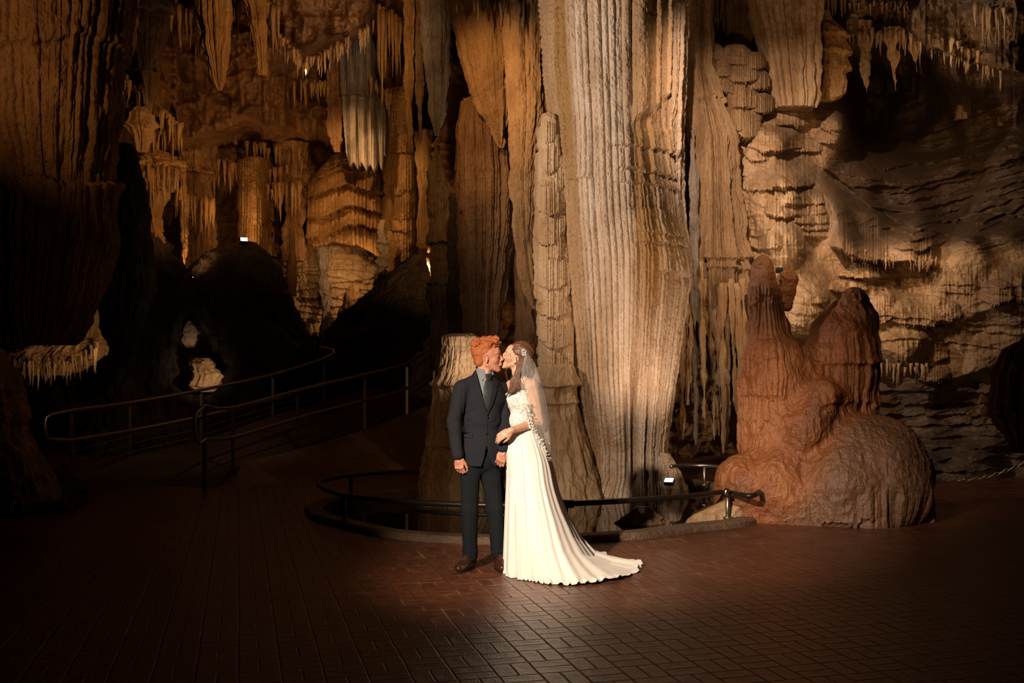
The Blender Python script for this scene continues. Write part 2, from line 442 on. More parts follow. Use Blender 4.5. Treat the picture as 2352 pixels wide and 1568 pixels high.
def stone(name, a, b, c=None, rough=0.55, streak=1.0, bump=0.5, fine=70, coarse=9, spec=0.35, tinted=None, vs=0.12, grain=0.25, pop=0.012):
    """flowstone: mineral colours in patches and downward streaks, a grainy crystal skin"""
    m, nt, p = newmat(name); g = nt.nodes.new('ShaderNodeTexCoord').outputs['Object']
    c = c or tuple(x*0.45 for x in b)
    n1 = noise(nt, g, 1.3, 5, 0.6); n2 = noise(nt, g, 5.0, 5, 0.65, (1, 1, vs))
    f = math_(nt, 'ADD', math_(nt, 'MULTIPLY', n1, 1-0.5*streak), math_(nt, 'MULTIPLY', n2, 0.5*streak))
    r = ramp(nt, [(0.34, c), (0.47, b), (0.62, a)]); nt.links.new(f, r.inputs[0]); col = r.outputs[0]
    if tinted is not None:
        at_ = nt.nodes.new('ShaderNodeAttribute'); at_.attribute_name = 'tint'
        ft = math_(nt, 'MULTIPLY', at_.outputs['Fac'], math_(nt, 'ADD', n2, 0.45), clamp=True)
        col = mixc(nt, ft, col, tinted)
    gr = noise(nt, g, fine, 3, 0.7)
    gg = math_(nt, 'MULTIPLY_ADD', gr, grain*2, 1-grain)
    col = mixc(nt, 1.0, col, gg, 'MULTIPLY')
    nt.links.new(col, p.inputs['Base Color'])
    p.inputs['Roughness'].default_value = rough; p.inputs['Specular IOR Level'].default_value = spec
    hgt = math_(nt, 'ADD', math_(nt, 'MULTIPLY', gr, 0.012), math_(nt, 'ADD', math_(nt, 'MULTIPLY', noise(nt, g, coarse*2, 4, 0.6), 0.05), math_(nt, 'MULTIPLY', noise(nt, g, 42, 2, 0.5, (1, 1, .6)), pop)))
    bp = nt.nodes.new('ShaderNodeBump'); bp.inputs['Strength'].default_value = bump; bp.inputs['Distance'].default_value = 1.0
    nt.links.new(hgt, bp.inputs['Height']); nt.links.new(bp.outputs[0], p.inputs['Normal'])
    return m
def plain(name, col, rough=0.6, metal=0.0, spec=0.5, bump=None, var=0.0, sheen=0.0, sss=0.0, **k):
    m, nt, p = newmat(name); g = nt.nodes.new('ShaderNodeTexCoord').outputs['Object']
    p.inputs['Base Color'].default_value = (*col, 1); p.inputs['Roughness'].default_value = rough
    p.inputs['Metallic'].default_value = metal; p.inputs['Specular IOR Level'].default_value = spec
    if sheen: p.inputs['Sheen Weight'].default_value = sheen
    if sss:
        p.inputs['Subsurface Weight'].default_value = sss; p.inputs['Subsurface Radius'].default_value = (1, .35, .2); p.inputs['Subsurface Scale'].default_value = 0.006
    if var:
        f = noise(nt, g, k.get('vscale', 12), 4, 0.6)
        r = ramp(nt, [(0.3, tuple(x*(1-var) for x in col)), (0.7, tuple(min(1, x*(1+var)) for x in col))]); nt.links.new(f, r.inputs[0])
        nt.links.new(r.outputs[0], p.inputs['Base Color'])
    if bump:
        f = noise(nt, g, bump[0], 3, 0.6, k.get('bsc')); bp = nt.nodes.new('ShaderNodeBump'); bp.inputs['Strength'].default_value = bump[1]; bp.inputs['Distance'].default_value = bump[2] if len(bump) > 2 else 0.01
        nt.links.new(f, bp.inputs['Height']); nt.links.new(bp.outputs[0], p.inputs['Normal'])
    return m
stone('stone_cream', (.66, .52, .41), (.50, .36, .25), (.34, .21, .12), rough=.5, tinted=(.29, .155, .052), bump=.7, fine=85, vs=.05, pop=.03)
stone('stone_tan', (.50, .34, .20), (.36, .22, .115), (.20, .11, .05), rough=.5, bump=.5)
stone('stone_tan_dark', (.34, .22, .12), (.23, .135, .065), (.12, .065, .03), rough=.55, bump=.55)
stone('stone_brown', (.30, .155, .06), (.19, .09, .034), (.10, .045, .018), rough=.5, bump=.6)
stone('stone_ochre', (.48, .28, .12), (.33, .17, .062), (.17, .08, .03), rough=.45, bump=.6)
stone('stone_grey', (.30, .25, .22), (.20, .155, .125), (.10, .075, .06), rough=.5, bump=.6)
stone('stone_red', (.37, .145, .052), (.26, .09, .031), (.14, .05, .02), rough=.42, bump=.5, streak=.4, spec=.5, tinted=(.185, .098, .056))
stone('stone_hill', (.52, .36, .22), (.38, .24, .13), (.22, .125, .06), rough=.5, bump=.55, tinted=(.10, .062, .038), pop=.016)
stone('stone_rock', (.34, .23, .14), (.22, .135, .07), (.09, .05, .028), rough=.65, streak=.2, bump=.8, coarse=5)
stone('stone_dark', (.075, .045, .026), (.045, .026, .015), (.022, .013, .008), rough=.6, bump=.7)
# ================================================================ brick plaza
m, nt, p = newmat('brick_paving'); L = nt.links
g = nt.nodes.new('ShaderNodeTexCoord').outputs['Object']
mp = nt.nodes.new('ShaderNodeMapping'); mp.vector_type = 'TEXTURE'; mp.inputs['Rotation'].default_value = (0, 0, math.radians(15.3)); mp.inputs['Scale'].default_value = (.2065, .2065, 1)
L.new(g, mp.inputs[0])
wob = nt.nodes.new('ShaderNodeTexNoise'); wob.inputs['Scale'].default_value = 5.0; L.new(g, wob.inputs['Vector'])
va = nt.nodes.new('ShaderNodeVectorMath'); va.operation = 'MULTIPLY_ADD'; L.new(wob.outputs['Color'], va.inputs[0]); va.inputs[1].default_value = (.06, .06, 0); L.new(mp.outputs[0], va.inputs[2])
sx = nt.nodes.new('ShaderNodeSeparateXYZ'); L.new(va.outputs[0], sx.inputs[0])
u, v = sx.outputs[0], sx.outputs[1]
cu, cv = math_(nt, 'FLOOR', u), math_(nt, 'FLOOR', v); fu, fv = math_(nt, 'FRACT', u), math_(nt, 'FRACT', v)
par = math_(nt, 'FLOORED_MODULO', math_(nt, 'ADD', cu, cv), 2.0)
def pick(a, b): return math_(nt, 'ADD', math_(nt, 'MULTIPLY', a, par), math_(nt, 'MULTIPLY', b, math_(nt, 'SUBTRACT', 1.0, par)))
A_ = pick(fu, fv); B_ = pick(fv, fu)          # A across the two bricks, B along them
A2 = math_(nt, 'MULTIPLY', A_, 2.0); half = math_(nt, 'FLOOR', A2); fa = math_(nt, 'FRACT', A2)
da = math_(nt, 'MULTIPLY', math_(nt, 'MINIMUM', fa, math_(nt, 'SUBTRACT', 1.0, fa)), 0.5)
db = math_(nt, 'MINIMUM', B_, math_(nt, 'SUBTRACT', 1.0, B_))
dist = math_(nt, 'MINIMUM', da, db)
rgh = noise(nt, g, 60, 4, 0.7)
edge = nt.nodes.new('ShaderNodeMapRange'); edge.interpolation_type = 'SMOOTHSTEP'; L.new(math_(nt, 'ADD', dist, math_(nt, 'MULTIPLY_ADD', rgh, 0.02, -0.01)), edge.inputs[0])
edge.inputs[1].default_value = 0.010; edge.inputs[2].default_value = 0.042
wn = nt.nodes.new('ShaderNodeTexWhiteNoise'); cb = nt.nodes.new('ShaderNodeCombineXYZ')
L.new(cu, cb.inputs[0]); L.new(cv, cb.inputs[1]); L.new(half, cb.inputs[2]); L.new(cb.outputs[0], wn.inputs[0])
br = ramp(nt, [(0.0, (.135, .036, .015)), (0.5, (.17, .047, .019)), (1.0, (.20, .064, .027))]); L.new(wn.outputs[0], br.inputs[0])
big = noise(nt, g, 0.7, 4, 0.6)
col = mixc(nt, 1.0, br.outputs[0], math_(nt, 'MULTIPLY_ADD', big, 0.9, 0.5), 'MULTIPLY')
col = mixc(nt, 1.0, col, math_(nt, 'MULTIPLY_ADD', rgh, 0.7, 0.62), 'MULTIPLY')
# worn dark heart of each brick
cd_ = math_(nt, 'SQRT', math_(nt, 'ADD', math_(nt, 'POWER', math_(nt, 'SUBTRACT', fa, 0.5), 2.0), math_(nt, 'MULTIPLY', math_(nt, 'POWER', math_(nt, 'SUBTRACT', B_, 0.5), 2.0), 1.6)))
ht = nt.nodes.new('ShaderNodeMapRange'); L.new(math_(nt, 'ADD', cd_, math_(nt, 'MULTIPLY_ADD', rgh, 0.3, -0.15)), ht.inputs[0]); ht.inputs[1].default_value = .05; ht.inputs[2].default_value = .42
col = mixc(nt, 1.0, col, math_(nt, 'MULTIPLY_ADD', ht.outputs[0], 0.45, 0.55), 'MULTIPLY')
mort = math_(nt, 'SUBTRACT', 1.0, edge.outputs[0])
worn = nt.nodes.new('ShaderNodeMapRange'); L.new(noise(nt, g, 3.0, 4, 0.7), worn.inputs[0]); worn.inputs[1].default_value = .5; worn.inputs[2].default_value = .68
mc = mixc(nt, worn.outputs[0], (.045, .024, .016), (.34, .22, .15))
col = mixc(nt, mort, col, mc); L.new(col, p.inputs['Base Color'])
rr = math_(nt, 'ADD', math_(nt, 'MULTIPLY', mort, 0.3), math_(nt, 'MULTIPLY_ADD', rgh, 0.26, 0.19), clamp=True); L.new(rr, p.inputs['Roughness'])
hh = math_(nt, 'ADD', math_(nt, 'MULTIPLY', edge.outputs[0], 0.0045), math_(nt, 'ADD', math_(nt, 'MULTIPLY', rgh, 0.0045), math_(nt, 'MULTIPLY', ht.outputs[0], 0.003)))
hh = math_(nt, 'ADD', hh, math_(nt, 'MULTIPLY', wn.outputs[0], 0.002))
bp = nt.nodes.new('ShaderNodeBump'); bp.inputs['Strength'].default_value = 0.8; bp.inputs['Distance'].default_value = 1.0
L.new(hh, bp.inputs['Height']); L.new(bp.outputs[0], p.inputs['Normal']); p.inputs['Specular IOR Level'].default_value = .65

POOL = [(-2.08, 10.75), (-1.9, 10.2), (-1.61, 9.8), (-1.11, 9.2), (-.69, 8.95), (-.1, 8.82), (.48, 8.88), (1.09, 9.1), (1.68, 9.5), (2.15, 9.8), (2.45, 10.3), (2.7, 11.3), (2.75, 12.3), (2.5, 13.2), (1.8, 14.2), (.6, 14.5), (-.3, 13.9), (-1.0, 12.7), (-1.6, 12.0), (-2.0, 11.4)]
PL = spline(POOL+[POOL[0]], 120)
nx, ny = 181, 181
GX, GY = np.meshgrid(np.linspace(-15, 15, nx), np.linspace(-2, 27, ny))
# the floor is cut along the pool edge: ring of quads joined to a border grid
ring = PL[:-1]; n = len(ring); cen = ring.mean(0)
V = []; F = []
outer = []
for q in ring:
    d = q-cen; d = d/np.abs(d/np.array([15.5, 16.0])).max(); outer.append(d+cen)
steps = 14
for j in range(steps+1):
    f = (j/steps)**1.6
    for i in range(n): a = ring[i]*(1-f)+outer[i]*f; V.append((a[0], a[1], 0.0))
F = gridfaces(steps+1, n, True)[:, ::-1]
fl = mesh_obj('floor', np.array(V), F, 'brick_paving', smooth=False); fl['kind'] = 'structure'
# pool basin
V = [(q[0], q[1], 0.0) for q in ring]+[(cen[0]+(q[0]-cen[0])*.98, cen[1]+(q[1]-cen[1])*.98, -.6) for q in ring]
Fq = [(i, (i+1) % n, n+(i+1) % n, n+i) for i in range(n)]+[tuple(range(n, 2*n))]
o = mesh_obj('pool_basin', np.array(V), Fq, 'stone_dark', smooth=False); tag(o, 'dark stone basin sunk below the water around the great column', 'pool basin')
m, nt, p = newmat('still_water'); p.inputs['Base Color'].default_value = (.012, .009, .006, 1); p.inputs['Roughness'].default_value = .025; p.inputs['IOR'].default_value = 1.6
bp = nt.nodes.new('ShaderNodeBump'); bp.inputs['Strength'].default_value = .12; bp.inputs['Distance'].default_value = .02
nt.links.new(noise(nt, nt.nodes.new('ShaderNodeTexCoord').outputs['Object'], 2.5, 2, .5), bp.inputs['Height']); nt.links.new(bp.outputs[0], p.inputs['Normal'])
V = [(cen[0]+(q[0]-cen[0])*.999, cen[1]+(q[1]-cen[1])*.999, -.06) for q in ring]
o = mesh_obj('pool_water', np.array(V), [tuple(range(n))], 'still_water', smooth=False); tag(o, 'still dark pool water mirroring the great column', 'water', kind='stuff')
# kerb round the pool
stone('kerb_stone', (.20, .12, .075), (.13, .075, .045), (.07, .04, .025), rough=.5, streak=0, bump=.6, fine=120)
def ribbon(path, prof, closed=False):
    """sweep a cross-section prof [(outward, up)] along a plan curve"""
    P = np.array(path, float); m = len(P); V = []; T = np.gradient(P[:, :2], axis=0)
    if closed: T = (np.roll(P, -1, 0)-np.roll(P, 1, 0))[:, :2]
    T /= np.linalg.norm(T, axis=1, keepdims=True); N = np.stack([T[:, 1], -T[:, 0]], 1)
    for i in range(m):
        zz = P[i, 2] if P.shape[1] > 2 else 0
        for a, b in prof: V.append((P[i, 0]+N[i, 0]*a, P[i, 1]+N[i, 1]*a, zz+b))
    k = len(prof); F = []
    for i in range(m if closed else m-1):
        for j in range(k): F.append((i*k+j, i*k+(j+1) % k, ((i+1) % m)*k+(j+1) % k, ((i+1) % m)*k+j))
    if not closed: F += [tuple(range(k-1, -1, -1)), tuple((m-1)*k+j for j in range(k))]
    return V, F
front = np.array([q for q in PL[:62]])
V, F = ribbon(PL[:-1], [(-.02, -.12), (-.03, .045), (0, .065), (.13, .06), (.155, .04), (.16, -.05)], True)
o = mesh_obj('pool_kerb', np.array(V), F, 'kerb_stone', smooth=False); tag(o, 'low brown stone kerb curving round the dark pool', 'kerb')
plain('dark_rail', (.035, .027, .022), .35, .6, .5, bump=(40, .15, .004))
plain('steel', (.42, .36, .30), .38, 1.0, .5, bump=(30, .1, .004))
plain('bright_metal', (.72, .68, .62), .25, 1.0)
# low rail round the pool
def pool_rail(name, pts, posts, label, mat='dark_rail', r=.026):
    t = thing(name, label, 'railing', (pts[0][0], pts[0][1], 0))
    P = spline(pts, 60); MB().tube([tuple(q) for q in P], r, 10).obj('rail_tube', mat, t)
    for x, y, pm in posts:
        z = P[np.argmin((P[:, 0]-x)**2+(P[:, 1]-y)**2), 2]
        b = MB().tube([(x, y, -.02 if pm != 'w' else -.3), (x, y, z+.005)], .022, 10)
        b.tube([(x, y, .055), (x, y, .07)], .05, 12)
        b.obj('post', 'steel' if pm == 's' else mat, t)
    return t
def rp(px, py, z=.31):
    Y = (EYE-z)*FPX/(py-HZ); return ((px-1176)*Y/FPX, Y, z)
fr = [rp(970, 1082), rp(880, 1085), rp(790, 1093), rp(748, 1102), rp(733, 1110), rp(745, 1122), rp(790, 1137), rp(870, 1147), rp(950, 1153), rp(1060, 1158), rp(1180, 1160), rp(1290, 1157), rp(1400, 1152), rp(1520, 1144), rp(1610, 1136), rp(1665, 1130), (2.28, 9.55, .315), (2.42, 9.75, .33)]
t = pool_rail('pool_railing', fr, [(rp(790, 1137)[0], rp(790, 1137)[1], 'd'), (rp(806, 1092)[0], rp(806, 1092)[1], 'd'), (rp(1300, 1157)[0], rp(1300, 1157)[1], 'd'), (rp(1668, 1130)[0]+.01, rp(1668, 1130)[1]-.02, 's')], 'low black handrail curving in front of the pool and column')
a = rp(1668, 1126, .34); MB().tube([(a[0]-.02, a[1]-.03, .30), (a[0]+.005, a[1]-.03, .365)], .03, 10).obj('post_cap', 'bright_metal', t)
MB().tube([(rp(1290, 1157)[0], rp(1290, 1157)[1], .31), (rp(1318, 1157)[0], rp(1318, 1157)[1], .31)], .038, 10).obj('joint_sleeve', 'dark_rail', t)
bk = [rp(1540, 1071), rp(1570, 1069), rp(1615, 1069), rp(1660, 1073), rp(1700, 1080)]
pool_rail('pool_railing', bk, [(rp(1618, 1069)[0], rp(1618, 1069)[1], 's')], 'short grey pipe rail behind the pool left of the red stalagmites', 'steel', .026)
# lower inner rail pipe by the stalagmite
b = rp(960, 1183, .12); c_ = rp(1170, 1190, .10)
o = MB().tube([rp(955, 1172, .10), rp(1000, 1176, .10), rp(1060, 1180, .10), rp(1180, 1184, .10), rp(1300, 1186, .10)], .020, 10).obj('water_pipe', 'dark_rail')
tag(o, 'thin black pipe running low over the water behind the groom', 'pipe')

# ================================================================ rock walls of the room
def cps(pts, sig):
    P = np.array(pts, float)
    def f(px, py):
        w_ = 0; a = 0
        for x, y, v in P:
            k = 1.0/(((px-x)**2+(py-y)**2)/sig**2+0.15)**2; w_ = w_+k; a = a+k*v
        return a/w_
    return f
fb = cps([(-100, 0, 19), (270, 30, 20), (300, 170, 19.5), (420, 50, 21), (480, 260, 21.5), (600, 220, 20.8), (560, 350, 23.5), (700, 60, 19), (790, 40, 18.6), (640, 120, 19.6), (700, 220, 22), (800, 150, 23), (640, 180, 20.6), (700, 400, 24), (400, 450, 24), (900, 300, 25), (1200, 300, 25), (600, 500, 25), (950, 100, 23), (850, 600, 25), (1600, 300, 18), (1600, 900, 18), (1650, 0, 18), (1400, 500, 24), (200, 700, 22), (500, 900, 24), (1200, 900, 24)], 90)
def dback(px, py):
    X = (px-1176)*21/FPX; Z = EYE-(py-HZ)*21/FPX
    Y = fb(px, py)
    Y = Y-.55*fbm(X*.9, Z*1.1, 0.3, 3, 4)-.28*ridged(X*2.2, Z*1.9, .7, 4, 9)
    fl_ = sst(.15, .5, vn(X*.8, Z*.5, 3.3, 21))
    Y = Y-.22*fl_*pipes(X, Z, .22, 31)
    # fold the top over towards the middle of the cave
    Y = Y-np.clip((30-py)/60, 0, 4)**1.3*.9
    for y0, A, sd in ((178, .7, 1), (120, .5, 2), (330, .6, 3), (395, .5, 4), (60, .5, 6)):
        z0 = EYE-(y0-HZ)*21/FPX+.5*vn(X*.35, 2.2, sd, 70+sd)
        Y = Y-ledge(X, Z, z0, A, .8, .25, .22, .16, sd+40, .05)*sst(-.2, .2, vn(X*.5, sd*1.7, .4, 90))
    return Y
o = sheet('wall_back', -260, 1760, -330, 1080, 3.0, dback, 'stone_brown'); o['kind'] = 'structure'

fr_ = cps([(1560, 600, 15.4), (1560, 900, 18), (1650, 950, 19.5), (1790, 240, 14.9), (1760, 330, 14.3), (1790, 450, 13.7), (1790, 560, 13.4), (1780, 700, 13.6), (1860, 700, 13.5), (1720, 560, 14.2),
            (1900, 480, 14.2), (1930, 560, 14.0), (1880, 330, 15.2), (1950, 420, 15.8), (2030, 200, 21), (1990, 270, 21), (2100, 260, 20), (2060, 150, 19.5), (2000, 60, 16.5), (1960, 20, 16), (2140, 60, 15.5), (2200, 130, 15.6), (2300, 50, 14.6), (2340, 150, 15),
            (2160, 320, 18.5), (2250, 290, 17.5), (2340, 260, 17), (2200, 400, 16.6), (2330, 380, 16), (2050, 460, 16.4), (2180, 470, 16.8), (2300, 480, 16), (2000, 520, 14.9), (2100, 565, 14.4), (2230, 590, 14.2), (2310, 560, 14.6), (2080, 640, 14.8), (2200, 680, 14.2), (2330, 680, 14.0), (1980, 640, 14.1),
            (2050, 700, 14.0), (2080, 790, 14.1), (2150, 850, 14.6), (1920, 290, 15.0), (2030, 900, 15.2), (2250, 800, 14.5), (2200, 950, 15.0), (2050, 1000, 15.3), (2340, 900, 14.6), (2340, 1040, 14.4), (2100, 1100, 14.1), (2250, 1100, 13.9), (2460, 1100, 13.0), (1800, 900, 16), (1700, 1050, 18.5), (1900, 1050, 15), (1700, 150, 15.5), (1640, 50, 15.8)], 62)
def poly_ledge(px, py, pts, A, H, drip, wd, sd, lip=3.0, wob=4):
    """ledge following a traced line; drips hang below it (pixel units at that depth)"""
    xs = [q[0] for q in pts]; yl = np.interp(px, xs, [q[1] for q in pts])
    mk = sst(xs[0]-12, xs[0]+14, px)*(1-sst(xs[-1]-14, xs[-1]+12, px))
    ye = yl+wob*vn(px/23., .3, sd, sd)+drip*pipes(px, px*0, wd, sd, .2)*(.5+.7*vn(px/wd*.45, .1, .2, sd+9))
    d = ye-py
    n_ = np.clip(d, -400, 0)
    return A*mk*np.where(d > 0, np.exp(-np.clip(d, 0, 900)/H), np.exp(n_/lip)-.6*(np.exp(n_/(lip*4))-np.exp(n_/lip)))
def lobes(PX_, PY_, LL, kA=1.0, rib=.5, wd=6.0, cap=.35):
    """overlapping flowstone lobes laid like shingles: a rounded cap, then a ribbed curtain standing out more and more down to ragged drips"""
    sh = np.shape(PX_); PX_ = np.ravel(PX_); PY_ = np.ravel(PY_); pr = np.zeros(PX_.shape); ins = np.zeros(PX_.shape, bool)
    for i, (cx, ty, w_, by) in enumerate(LL):
        ix = np.nonzero((np.abs(PX_-cx) < w_*1.15) & (PY_ > ty-8) & (PY_ < by+14))[0]
        if len(ix) == 0: continue
        px, py = PX_[ix], PY_[ix]
        jw = 1+.10*vn(py/9., .2, .7, 500+i); u = (px-cx)/(w_*jw); r = np.sqrt(np.clip(1-u*u, 0, 1)); h = min(w_*.75, (by-ty)*.5)
        yt = ty+h*(1-r)+1.5*vn(px/7., .3, .1, 520+i); dr = pipes(px, px*0, wd, 530+i, .2)
        yb = by-(by-ty)*.25*(1-r)-(by-ty)*.08+dr*min(by-ty, 60)*.26*(.5+.6*vn(px/wd*.4, .3, .6, 540+i))+2*vn(px/19., .3, .3, 550+i)
        m = (np.abs(u) < 1)*sst(-1.0, 1.0, yb-py)*sst(-.5, .8, py-yt)
        t = np.clip((py-yt)/h, 0, 1); prof = np.sqrt(np.clip(t*(2-t), 0, 1)); tn = np.clip((py-yt)/max(by-ty, 1), 0, 1.2)
        A = kA*(.09+.0024*w_)
        body = A*(.10+.40*prof+.55*tn)*(.45+.55*r)*(.8+.35*float(_h(np.array([i]), np.array([3]), np.array([1]), 9)[0]*.5+.5))
        body = body+kA*rib*.055*sst(cap*.5, cap*1.2, tn)*(pipes(px, py/40., wd, 560+i, .3, .3)-.6)+kA*.010*fbm(px/8., py/5., i*.7, 3, 570)
        pr[ix] = np.maximum(pr[ix], m*body); ins[ix] |= m > .5
    return pr.reshape(sh), ins.reshape(sh)
HL_ = [(1757, 255, 36, 322), (1820, 238, 56, 292), (1783, 290, 66, 350), (1862, 316, 28, 350), (1815, 318, 30, 350), (1742, 322, 32, 372), (1775, 334, 60, 436), (1722, 362, 22, 410), (1740, 392, 34, 440), (1830, 384, 42, 432), (1735, 426, 34, 552), (1782, 438, 34, 500), (1845, 432, 48, 472), (1712, 470, 20, 560), (1802, 470, 30, 500), (1852, 462, 46, 496), (1864, 482, 40, 516), (1873, 502, 32, 530), (1873, 526, 26, 544), (1756, 528, 42, 574), (1700, 520, 24, 566),
       (1905, 236, 34, 288), (1926, 252, 42, 302), (1948, 284, 30, 322), (1922, 288, 38, 334), (1950, 308, 28, 346), (1890, 300, 20, 330),
       (1860, 668, 46, 700), (1852, 690, 42, 724), (1850, 722, 40, 806), (1880, 716, 36, 760), (1835, 706, 26, 750), (1900, 740, 26, 790),
       (2026, 656, 30, 742), (2120, 676, 70, 752), (2075, 690, 34, 735), (2175, 690, 34, 736), (2086, 742, 72, 858), (2040, 760, 30, 880), (2140, 780, 40, 832), (2142, 822, 40, 880), (2110, 826, 26, 868), (1985, 612, 60, 640), (1950, 640, 44, 672), (2290, 640, 40, 700)]
RL = [ # (line, depth m, height px, drip px, rib px)
    ([(1915, 566), (1960, 585), (2020, 596), (2080, 600), (2150, 606)], .55, 45, 14, 7),
    ([(1990, 690), (2050, 705), (2110, 712), (2190, 700)], .6, 42, 40, 11),
    ([(2005, 770), (2060, 790), (2120, 800), (2175, 795)], .75, 50, 60, 12),
    ([(2070, 850), (2110, 848), (2150, 850)], .4, 30, 34, 12),
    ([(1820, 735), (1850, 728), (1890, 735)], .35, 26, 34, 8),
    ([(1825, 690), (1860, 686), (1900, 700)], .22, 18, 12, 8),
    ([(1700, 300), (1740, 285), (1790, 300)], .28, 30, 26, 7),
    ([(1702, 352), (1760, 345), (1830, 350)], .30, 24, 26, 7),
    ([(1700, 398), (1740, 395), (1790, 392), (1835, 398)], .34, 26, 44, 6),
    ([(1700, 452), (1750, 445), (1800, 430)], .26, 26, 26, 7),
    ([(1700, 505), (1740, 490), (1790, 470)], .3, 34, 40, 7),
    ([(1790, 318), (1830, 312), (1880, 335)], .2, 18, 14, 7),
    ([(1790, 430), (1830, 415), (1860, 425)], .25, 26, 4, 8),
    ([(1845, 500), (1870, 508), (1895, 515)], .2, 20, 14, 6),
    ([(1850, 530), (1875, 540), (1900, 542)], .14, 14, 5, 6),
    ([(1740, 575), (1760, 570), (1790, 572)], .16, 14, 8, 6),
    ([(1980, 300), (2060, 330), (2160, 300), (2300, 240)], -.2, 30, 0, 9),
    ([(1890, 380), (2000, 470), (2100, 520), (2250, 560)], .12, 30, 3, 13),
    ([(2000, 420), (2090, 430), (2200, 400), (2352, 360)], .15, 12, 8, 19),
    ([(2030, 385), (2150, 372), (2250, 350), (2352, 330)], .13, 10, 8, 17),
    ([(2090, 520), (2180, 500), (2260, 510), (2352, 470)], .13, 12, 8, 21),
    ([(1935, 85), (2000, 78), (2080, 92), (2160, 110), (2230, 140), (2352, 165)], 1.0, 70, 26, 14),
]
XL = [([(1940+q*17, 400+q*24), (2060+q*8, 420+q*22), (2200, 395+q*21), (2360, 350+q*19)], .06+.03*(q % 2), 9, 7, 15+q) for q in range(8)]+[([(2000, 640+q*17), (2120, 650+q*16), (2352, 660+q*18)], .05, 9, 6, 13+q) for q in (0, 1, 5, 6, 8)]
XL += [([(1960, 900+q*26), (2100, 895+q*27), (2352, 900+q*24)], .09, 12, 8, 23+q) for q in range(8)]
SKIP = set(range(1, 16))
def dright(px, py):
    Y = fr_(px, py); X = (px-1176)*14.5/FPX; Z = EYE-(py-HZ)*14.5/FPX
    rock = np.clip(sst(1890, 2010, px)*(1-sst(560, 620, py))+sst(2000, 2060, px)*sst(820, 880, py)+sst(2200, 2240, px)*sst(620, 700, py)*.6, 0, 1)
    top = sst(1900, 1960, px)*(1-sst(200, 330, py))
    Y = Y-.10*fbm(X*1.6, Z*1.6, .2, 4, 8)*(1-rock)-.022*(1-rock)*ridged(X*7+Z*2, Z*9, .4, 3, 28)-rock*.16*fbm(X*1.1+Z*.6, Z*3.6-X*.7, .3, 5, 12)-top*(.30*ridged(X*2.1, Z*1.4, .2, 4, 17)+.1*pipes(X, Z, .14, 77))
    strata = rock*(1-top)
    Y = Y-.07*strata*ridged(X*.9+.3*Z, Z*4.5-X*1.2, .4, 3, 22)
    for i, (pts, A, H, dr, wd) in enumerate(RL+XL):
        if i in SKIP: continue
        Y = Y-poly_ledge(px, py, pts, A, H, dr, wd, 100+i, 2.0 if i != 21 else 6.0)
    Y = Y-lobes(px, py, HL_)[0]
    # downward ribs on the cascades
    fl_ = (1-rock)*(1-sst(1830, 1900, px)*(1-sst(600, 640, py)))*sst(240, 300, py)
    Y = Y-.035*fl_*pipes(X, Z, .055, 51, .8)*sst(-.3, .5, vn(X*1.1, Z*1.4, 2, 33)+.3)
    return Y-np.clip((10-py)/60, 0, 5)**1.3*.8
o = sheet('wall_right', 1560, 2620, -260, 1145, 1.5, dright, 'stone_hill', tint=lambda px, py: np.clip(np.maximum.reduce([sst(1880, 1960, px)*(1-sst(540, 600, py)), sst(2150, 2230, px)*sst(590, 640, py)*.5, sst(840, 900, py)*sst(1950, 2010, px), (1-sst(1720, 1760, px))*sst(640, 760, py)])-.25*sst(1890, 1960, px)*(1-sst(100, 200, py)), 0, 1)); o['kind'] = 'structure'  # brown rock tint; also shade painted into the gap behind the strands
# left wall and the hidden sides and roof of the chamber
def wall_loop():
    pts = [(-9.2, 19), (-9.6, 14), (-9.0, 8), (-8.6, 2), (-8, -3)]
    return pts
def side(name, P, mat, h=9):
    P = spline(P, 90); V = []; nz = 60
    for j in range(nz):
        z = -.1+h*j/(nz-1)
        for i, q in enumerate(P): V.append((q[0], q[1], z))
    V = np.array(V, np.float32); sgn = -1 if V[:, 0].mean() > 0 else 1
    V[:, 0] += sgn*(.5*fbm(V[:, 1]*.6, V[:, 2]*.6, .3, 4, 3)+.25*ridged(V[:, 1]*1.6, V[:, 2]*1.2, .3, 3, 5)+.35*(V[:, 2]/9)**2*4)
    o = mesh_obj(name, V, gridfaces(nz, 90), mat); o['kind'] = 'structure'; return o
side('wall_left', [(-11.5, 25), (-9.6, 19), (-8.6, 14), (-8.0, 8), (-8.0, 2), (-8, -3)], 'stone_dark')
V = []
for j in range(50):
    for i in range(70): V.append((-13+27*i/69., -3+24*j/49., 0))
V = np.array(V, np.float32); V[:, 2] = 8.2-.5*fbm(V[:, 0]*.5, V[:, 1]*.5, .1, 4, 6)-.3*ridged(V[:, 0]*1.5, V[:, 1]*1.5, .2, 3, 2)+.11*np.clip(V[:, 1]-9, 0, 20)
o = mesh_obj('ceiling', V, gridfaces(50, 70), 'stone_rock'); o['kind'] = 'structure'
